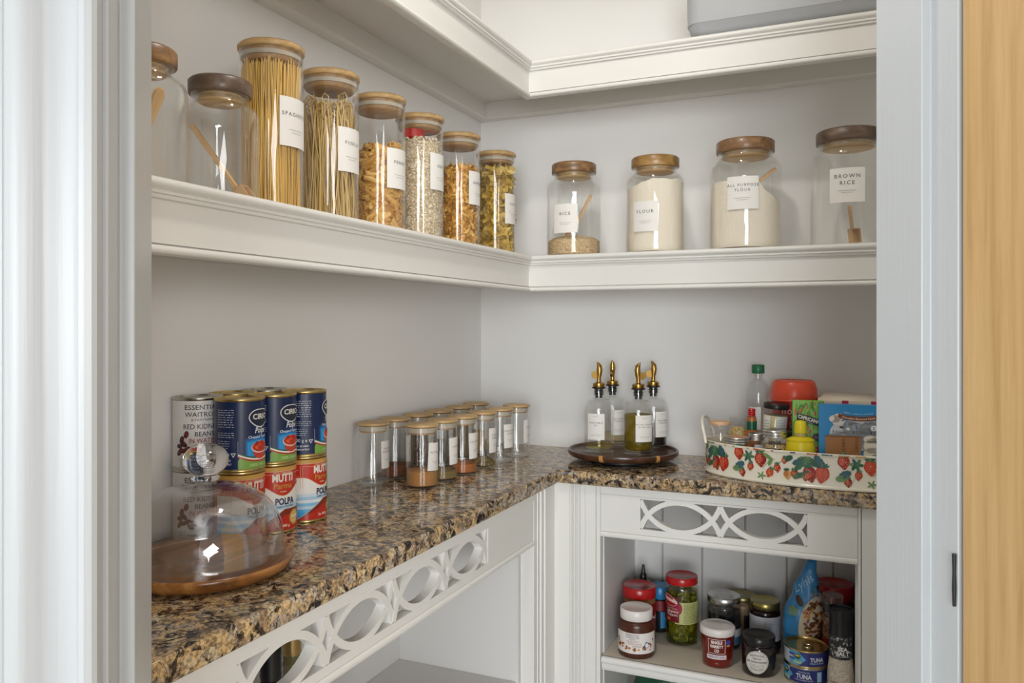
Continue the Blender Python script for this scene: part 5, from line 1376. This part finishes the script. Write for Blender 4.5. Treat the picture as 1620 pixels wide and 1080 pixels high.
def tin(label, z, flip):
    x, y = .8560, -.2350; r, h = .0430, .0345
    t = thing('tuna_tin', label, 'tin', (x, y, z), group='two stacked tuna tins')
    m = MB(); m.lathe([(0, .002), (r-.004, .002), (r-.003, 0), (r-.0005, 0), (r, .001), (r-.0006, .003), (r-.0012, .0038), (r-.0012, h-.004), (r-.0002, h-.003), (r, h-.001), (r-.0006, h), (r-.0025, h), (r-.0035, h-.0035), (r-.008, h-.004), (r-.011, h-.003), (r-.014, h-.004), (0, h-.004)], GOLDT if not flip else STEEL, 56); m.obj('can_body', t, ang=50)
    if not flip:
        m = MB(); c = (.006, .010)
        m.tube([(.004+.0095*cos(a), -.006+.0070*sin(a), h-.0025+.001*sin(a)) for a in [2*pi*i/20 for i in range(21)]], .0011, STEEL, 8, False)
        m.tube([(-.002, .004, h-.0028), (-.006, .013, h-.0028)], .0024, STEEL, 8); m.obj('ring_pull', t)
    m = MB(); tunap(flip)(m, wrap(r-.0010, az_to_cam(x, y, 0))); m.obj('printed_label', t, recalc=False)
tin('lower of the two blue tuna tins, large TUNA lettering', S0, True)
tin('upper blue tuna tin with its ring pull showing', S0+.0347, False)
# blue bag
def bag(name, label, x, y, z, w, dep, h, rotz, mt, painter=None, top=.16, lean=0.0, group=None, seed=1):
    from mathutils import noise, Vector
    t = thing(name, label, 'bag', (x, y, z), (0, 0, rotz), group=group)
    m = MB(); n = 40; H = 40; vs = []
    def S(a, f):
        wf = (min(1, .80+.4*f) if f < .5 else 1.0)*(1-(1-top)*max(0, (f-.45)/.55)**1.15)
        df = sqrt(max(0.0, 1-f**1.7))*.95+.05
        ca_, sa_ = cos(a), sin(a)
        X = w/2*wf*(abs(ca_)**.75)*(1 if ca_ > 0 else -1); Y = dep/2*df*(abs(sa_)**1.1)*(1 if sa_ > 0 else -1)
        nz = noise.noise(Vector((X*38, Y*38, f*h*38+seed*7)))*.0035*(1 if 0.03 < f < .97 else .3)
        return X+lean*f*f*h+nz, Y+nz*1.4, f*h
    for j in range(H+1):
        for k in range(n): vs.append(S(2*pi*k/n, j/H))
    m.add(vs, [(j*n+k, j*n+(k+1) % n, (j+1)*n+(k+1) % n, (j+1)*n+k) for j in range(H) for k in range(n)]+[tuple(range(n))[::-1], tuple(range(H*n, (H+1)*n))], mt)
    m.obj('bag_body', t, ang=60)
    if painter:
        def P(u, v, o):
            f = min(max(v/h, 0), .99); lo = -pi+.05; best = None
            a0, a1 = -pi+.02, -.02
            for _ in range(18):
                mid = (a0+a1)/2; X = S(mid, f)[0]-lean*f*f*h
                if X < u: a0 = mid
                else: a1 = mid
            X, Y, Z = S((a0+a1)/2, f); return (X, Y-o-.0012, Z)
        m = MB(); painter(m, P); m.obj('printed_front', t, recalc=False)
    return t
def blueb(m, P):
    m.blob(P, -.022, .118, .010, .010, ink('#6f8f70'), off=.0010, shape=lambda a: 1+.2*sin(5*a)); m.blob(P, -.012, .140, .006, .013, ink('#4a2e22'), rot=.5, off=.0010)
    m.blob(P, .018, .098, .026, .055, ink('#cfc4ad'), rot=-.12, off=.0006, seg=30, rings=8); 
    r3 = random.Random(3)
    for i in range(90):
        a = r3.random()*6.28; q = sqrt(r3.random())
        m.blob(P, .020+.021*q*cos(a), .100+.047*q*sin(a), .0048, .0030, ink(r3.choice(('#7a2c1a', '#a8452a', '#c98a4a', '#5a2a18', '#d8c08a', '#8a3a20', '#6a4a2a'))), rot=r3.random()*3, off=.0009+.00001*i, seg=10, rings=1)
    for i in range(14):
        m.blob(P, .024+r3.gauss(0, .006), .158+r3.gauss(0, .010), .0045, .0030, ink(r3.choice(('#2a2a2e', '#d0d2d4', '#8a8c8e'))), rot=r3.random()*3, off=.0019, seg=10, rings=1)
    Q = lambda u, v, o: P(-.006+.80*u-.55*(v), .176+.75*u+.75*v, o)
    m.text(Q, 'Lyhis', -.002, -.006, .020, ink('#9cc3e0'), shear=.2, off=.0012, width=.040)
bag('snack_bag', 'tall blue printed bag standing upright behind the tuna tins', .8420, -.1650, S0, .082, .060, .2240, radians(4), mat('bag_blue', '#3a86bd', .3, bump=((60, 60, 25), .5, .004)), blueb, .20, .10)
# red lidded tub and clear grinder, salt mill
jar2('nut_butter_tub', 'large jar with a wide red lid in the right corner of the cabinet', 'jar', .9060, -.0900, .0400, .1580, mat('tub_clear_brown', '#5e2620', .35), REDP, .0405, .0330, None, lambda m, P: m.band(P, -.07, .07, .01, .085, ink('#7a1a1c'), off=.0004), 0, .037)
jar2('grinder_jar', 'clear ridged plastic grinder with a red label beside the blue bag', 'jar', .9055, -.1850, .0215, .1620, PLAST, PLAST, .0210, .0300, (speckle('mixed_pepper', ['#6a4a34', '#a88a62', '#8a3a26', '#3a2a22'], 300, .6, .9), .0195, .003, .118), lambda m, P: m.band(P, -.05, .05, .010, .075, ink('#8a1f1c'), off=.0004), az_to_cam(.8985, -.185), .0205, rib=6)
x, y = .9225, -.2620
t = thing('salt_mill', 'clear sea salt mill with a black top, front right of the cabinet shelf', 'salt mill', (x, y, S0), group=GC_)
m = MB(); m.lathe([(0, 0), (.0215, 0), (.0245, .003), (.0250, .030), (.0225, .055), (.0215, .065), (.0218, .110), (0, .110)], speckle('salt_crystals', ['#d9cdbd', '#c3b5a3', '#e6ddd0', '#b3a592'], 380, .4, .6), 40); m.obj('mill_body', t, ang=50)
m = MB(); m.lathe([(0, .1105), (.0225, .1105), (.0225, .148), (.0240, .152), (.0242, .160), (.0215, .162), (.0205, .1585), (0, .1585)], BLACKP, 40); m.obj('mill_cap', t, ang=45)
m = MB(); P = wrap(.0219, az_to_cam(x, y, 2))
m.band(P, -.040, .040, .0660, .1100, ink('#2a2a2c'), off=.0004)
r3 = random.Random(2)
for i in range(40): m.blob(P, r3.uniform(-.022, .022), r3.uniform(.068, .108), .0040, .0016, ink(r3.choice(('#8a8a8c', '#5a5a5c', '#3a3a3c', '#b0b0b2'))), rot=r3.random()*3, off=.0006+.00001*i, seg=8, rings=1)
m.text(P, 'SEA', .003, .0830, .0075, ink('#e9e9ea'), bold=.04, off=.0013); m.text(P, 'SALT', .003, .0740, .0075, ink('#e9e9ea'), bold=.04, off=.0013); m.band(P, -.010, .016, .0715, .0725, ink('#d0d0d2'), off=.0013)
P2 = wrap(.0252, az_to_cam(x, y, -6)); m.text(P2, 'TWIST & GRIND', 0, .0180, .0034, ink('#5a5450'), bold=.01, off=.0006)
m.obj('printed_label', t, recalc=False)
# bags on the cabinet floor, tops just under the shelf
bag('compost_bag', 'dark green bag on the cabinet floor, its top just below the shelf', .5350, -.1900, .0985, .13, .11, .3400, radians(-8), mat('bag_green', '#1f4a34', .35, bump=((40, 40, 30), .6, .006)), None, .75, 0, seed=4)
bag('flour_bag', 'grey patterned bag on the cabinet floor to the right of the green bag', .6600, -.1900, .0985, .10, .09, .3300, radians(6), mat('bag_grey', '#8f98a2', .45, bump=((40, 40, 30), .6, .006)), None, .8, 0, seed=9)

# bottles seen through the left fretwork
def tall_bottle(x, y, label, r, h, glassm, capm, caph, dark):
    t = thing('glass_bottle', label, 'bottle', (x, y, .4753), group='bottles in the left cabinet')
    m = MB(); pr = [(0, 0), (r-.003, 0), (r, .004), (r, h*.62)]
    for k in range(1, 9):
        a = pi/2*k/8; pr.append((.0135+(r-.0135)*cos(a), h*.62+h*.13*sin(a)))
    pr += [(.0130, h*.82), (.0145, h*.825), (.0145, h*.84), (.0130, h*.845), (.0130, h-.004), (0, h-.004)]
    m.lathe(pr, glassm, 36); m.obj('bottle_body', t, ang=50)
    m = MB(); pc = [(0, h-caph), (.0148, h-caph)]
    for i in range(9): pc.append((.0150+.0006*(i % 2), h-caph+.002+(caph-.004)*i/8))
    pc += [(.0140, h), (0, h)]; m.lathe(pc, capm, 30); m.obj('cap', t, ang=40)
tall_bottle(.205, -1.0900, 'dark bottle with a black neck behind the left fretwork', .033, .300, mat('black_bottle_glass', '#0f0f12', .08), BLACKP, .045, True)
tall_bottle(.155, -.9850, 'pale bottle with a gold ridged cap behind the left fretwork', .033, .272, mat('olive_bottle_glass', '#6d6748', .1), mat('gold_cap', '#b59a66', .3, .7), .030, False)

# ------------------------------------------------------------------ grey storage bin on the top shelf
BINM = mat('grey_bin_plastic', '#a3a5a8', .42)
t = thing('storage_bin', 'large grey plastic storage bin on the top shelf, rounded corners', 'storage bin', (0.8400, -.1280, T2+.0003))
def rrect(hx, hy, r, n=8):
    pts = []
    for cx_, cy_, a0 in ((hx-r, hy-r, 0), (-hx+r, hy-r, 90), (-hx+r, -hy+r, 180), (hx-r, -hy+r, 270)):
        for i in range(n+1):
            a = radians(a0+90*i/n); pts.append((cx_+r*cos(a), cy_+r*sin(a)))
    return pts
m = MB(); loops = []
lv = [(.196, .089, .02, 0.0), (.207, .100, .025, .0015), (.216, .109, .028, .006), (.2225, .1155, .030, .014), (.2258, .1188, .030, .028), (.2285, .1205, .030, .030), (.2300, .122, .030, .120), (.236, .126, .034, .121), (.236, .126, .034, .134), (.230, .121, .03, .135), (.226, .117, .028, .030), (.19, .09, .02, .010)]
n = None; vs = []
for hx_, hy_, r_, z_ in lv:
    L = rrect(hx_, hy_, r_); n = len(L); vs += [(a, b, z_) for a, b in L]
fs = [(j*n+k, j*n+(k+1) % n, (j+1)*n+(k+1) % n, (j+1)*n+k) for j in range(len(lv)-1) for k in range(n)]+[tuple(range(n))[::-1], tuple(range((len(lv)-1)*n, len(lv)*n))]
m.add(vs, fs, BINM); m.obj('bin_body', t, ang=35)
m = MB(); vs = []
lv = [(.236, .126, .034, .1352), (.239, .129, .036, .138), (.239, .129, .036, .148), (.230, .120, .03, .152)]
for hx_, hy_, r_, z_ in lv: vs += [(a, b, z_) for a, b in rrect(hx_, hy_, r_)]
m.add(vs, [(j*n+k, j*n+(k+1) % n, (j+1)*n+(k+1) % n, (j+1)*n+k) for j in range(3) for k in range(n)]+[tuple(range(n))[::-1], tuple(range(3*n, 4*n))], BINM); m.obj('bin_lid', t, ang=35)
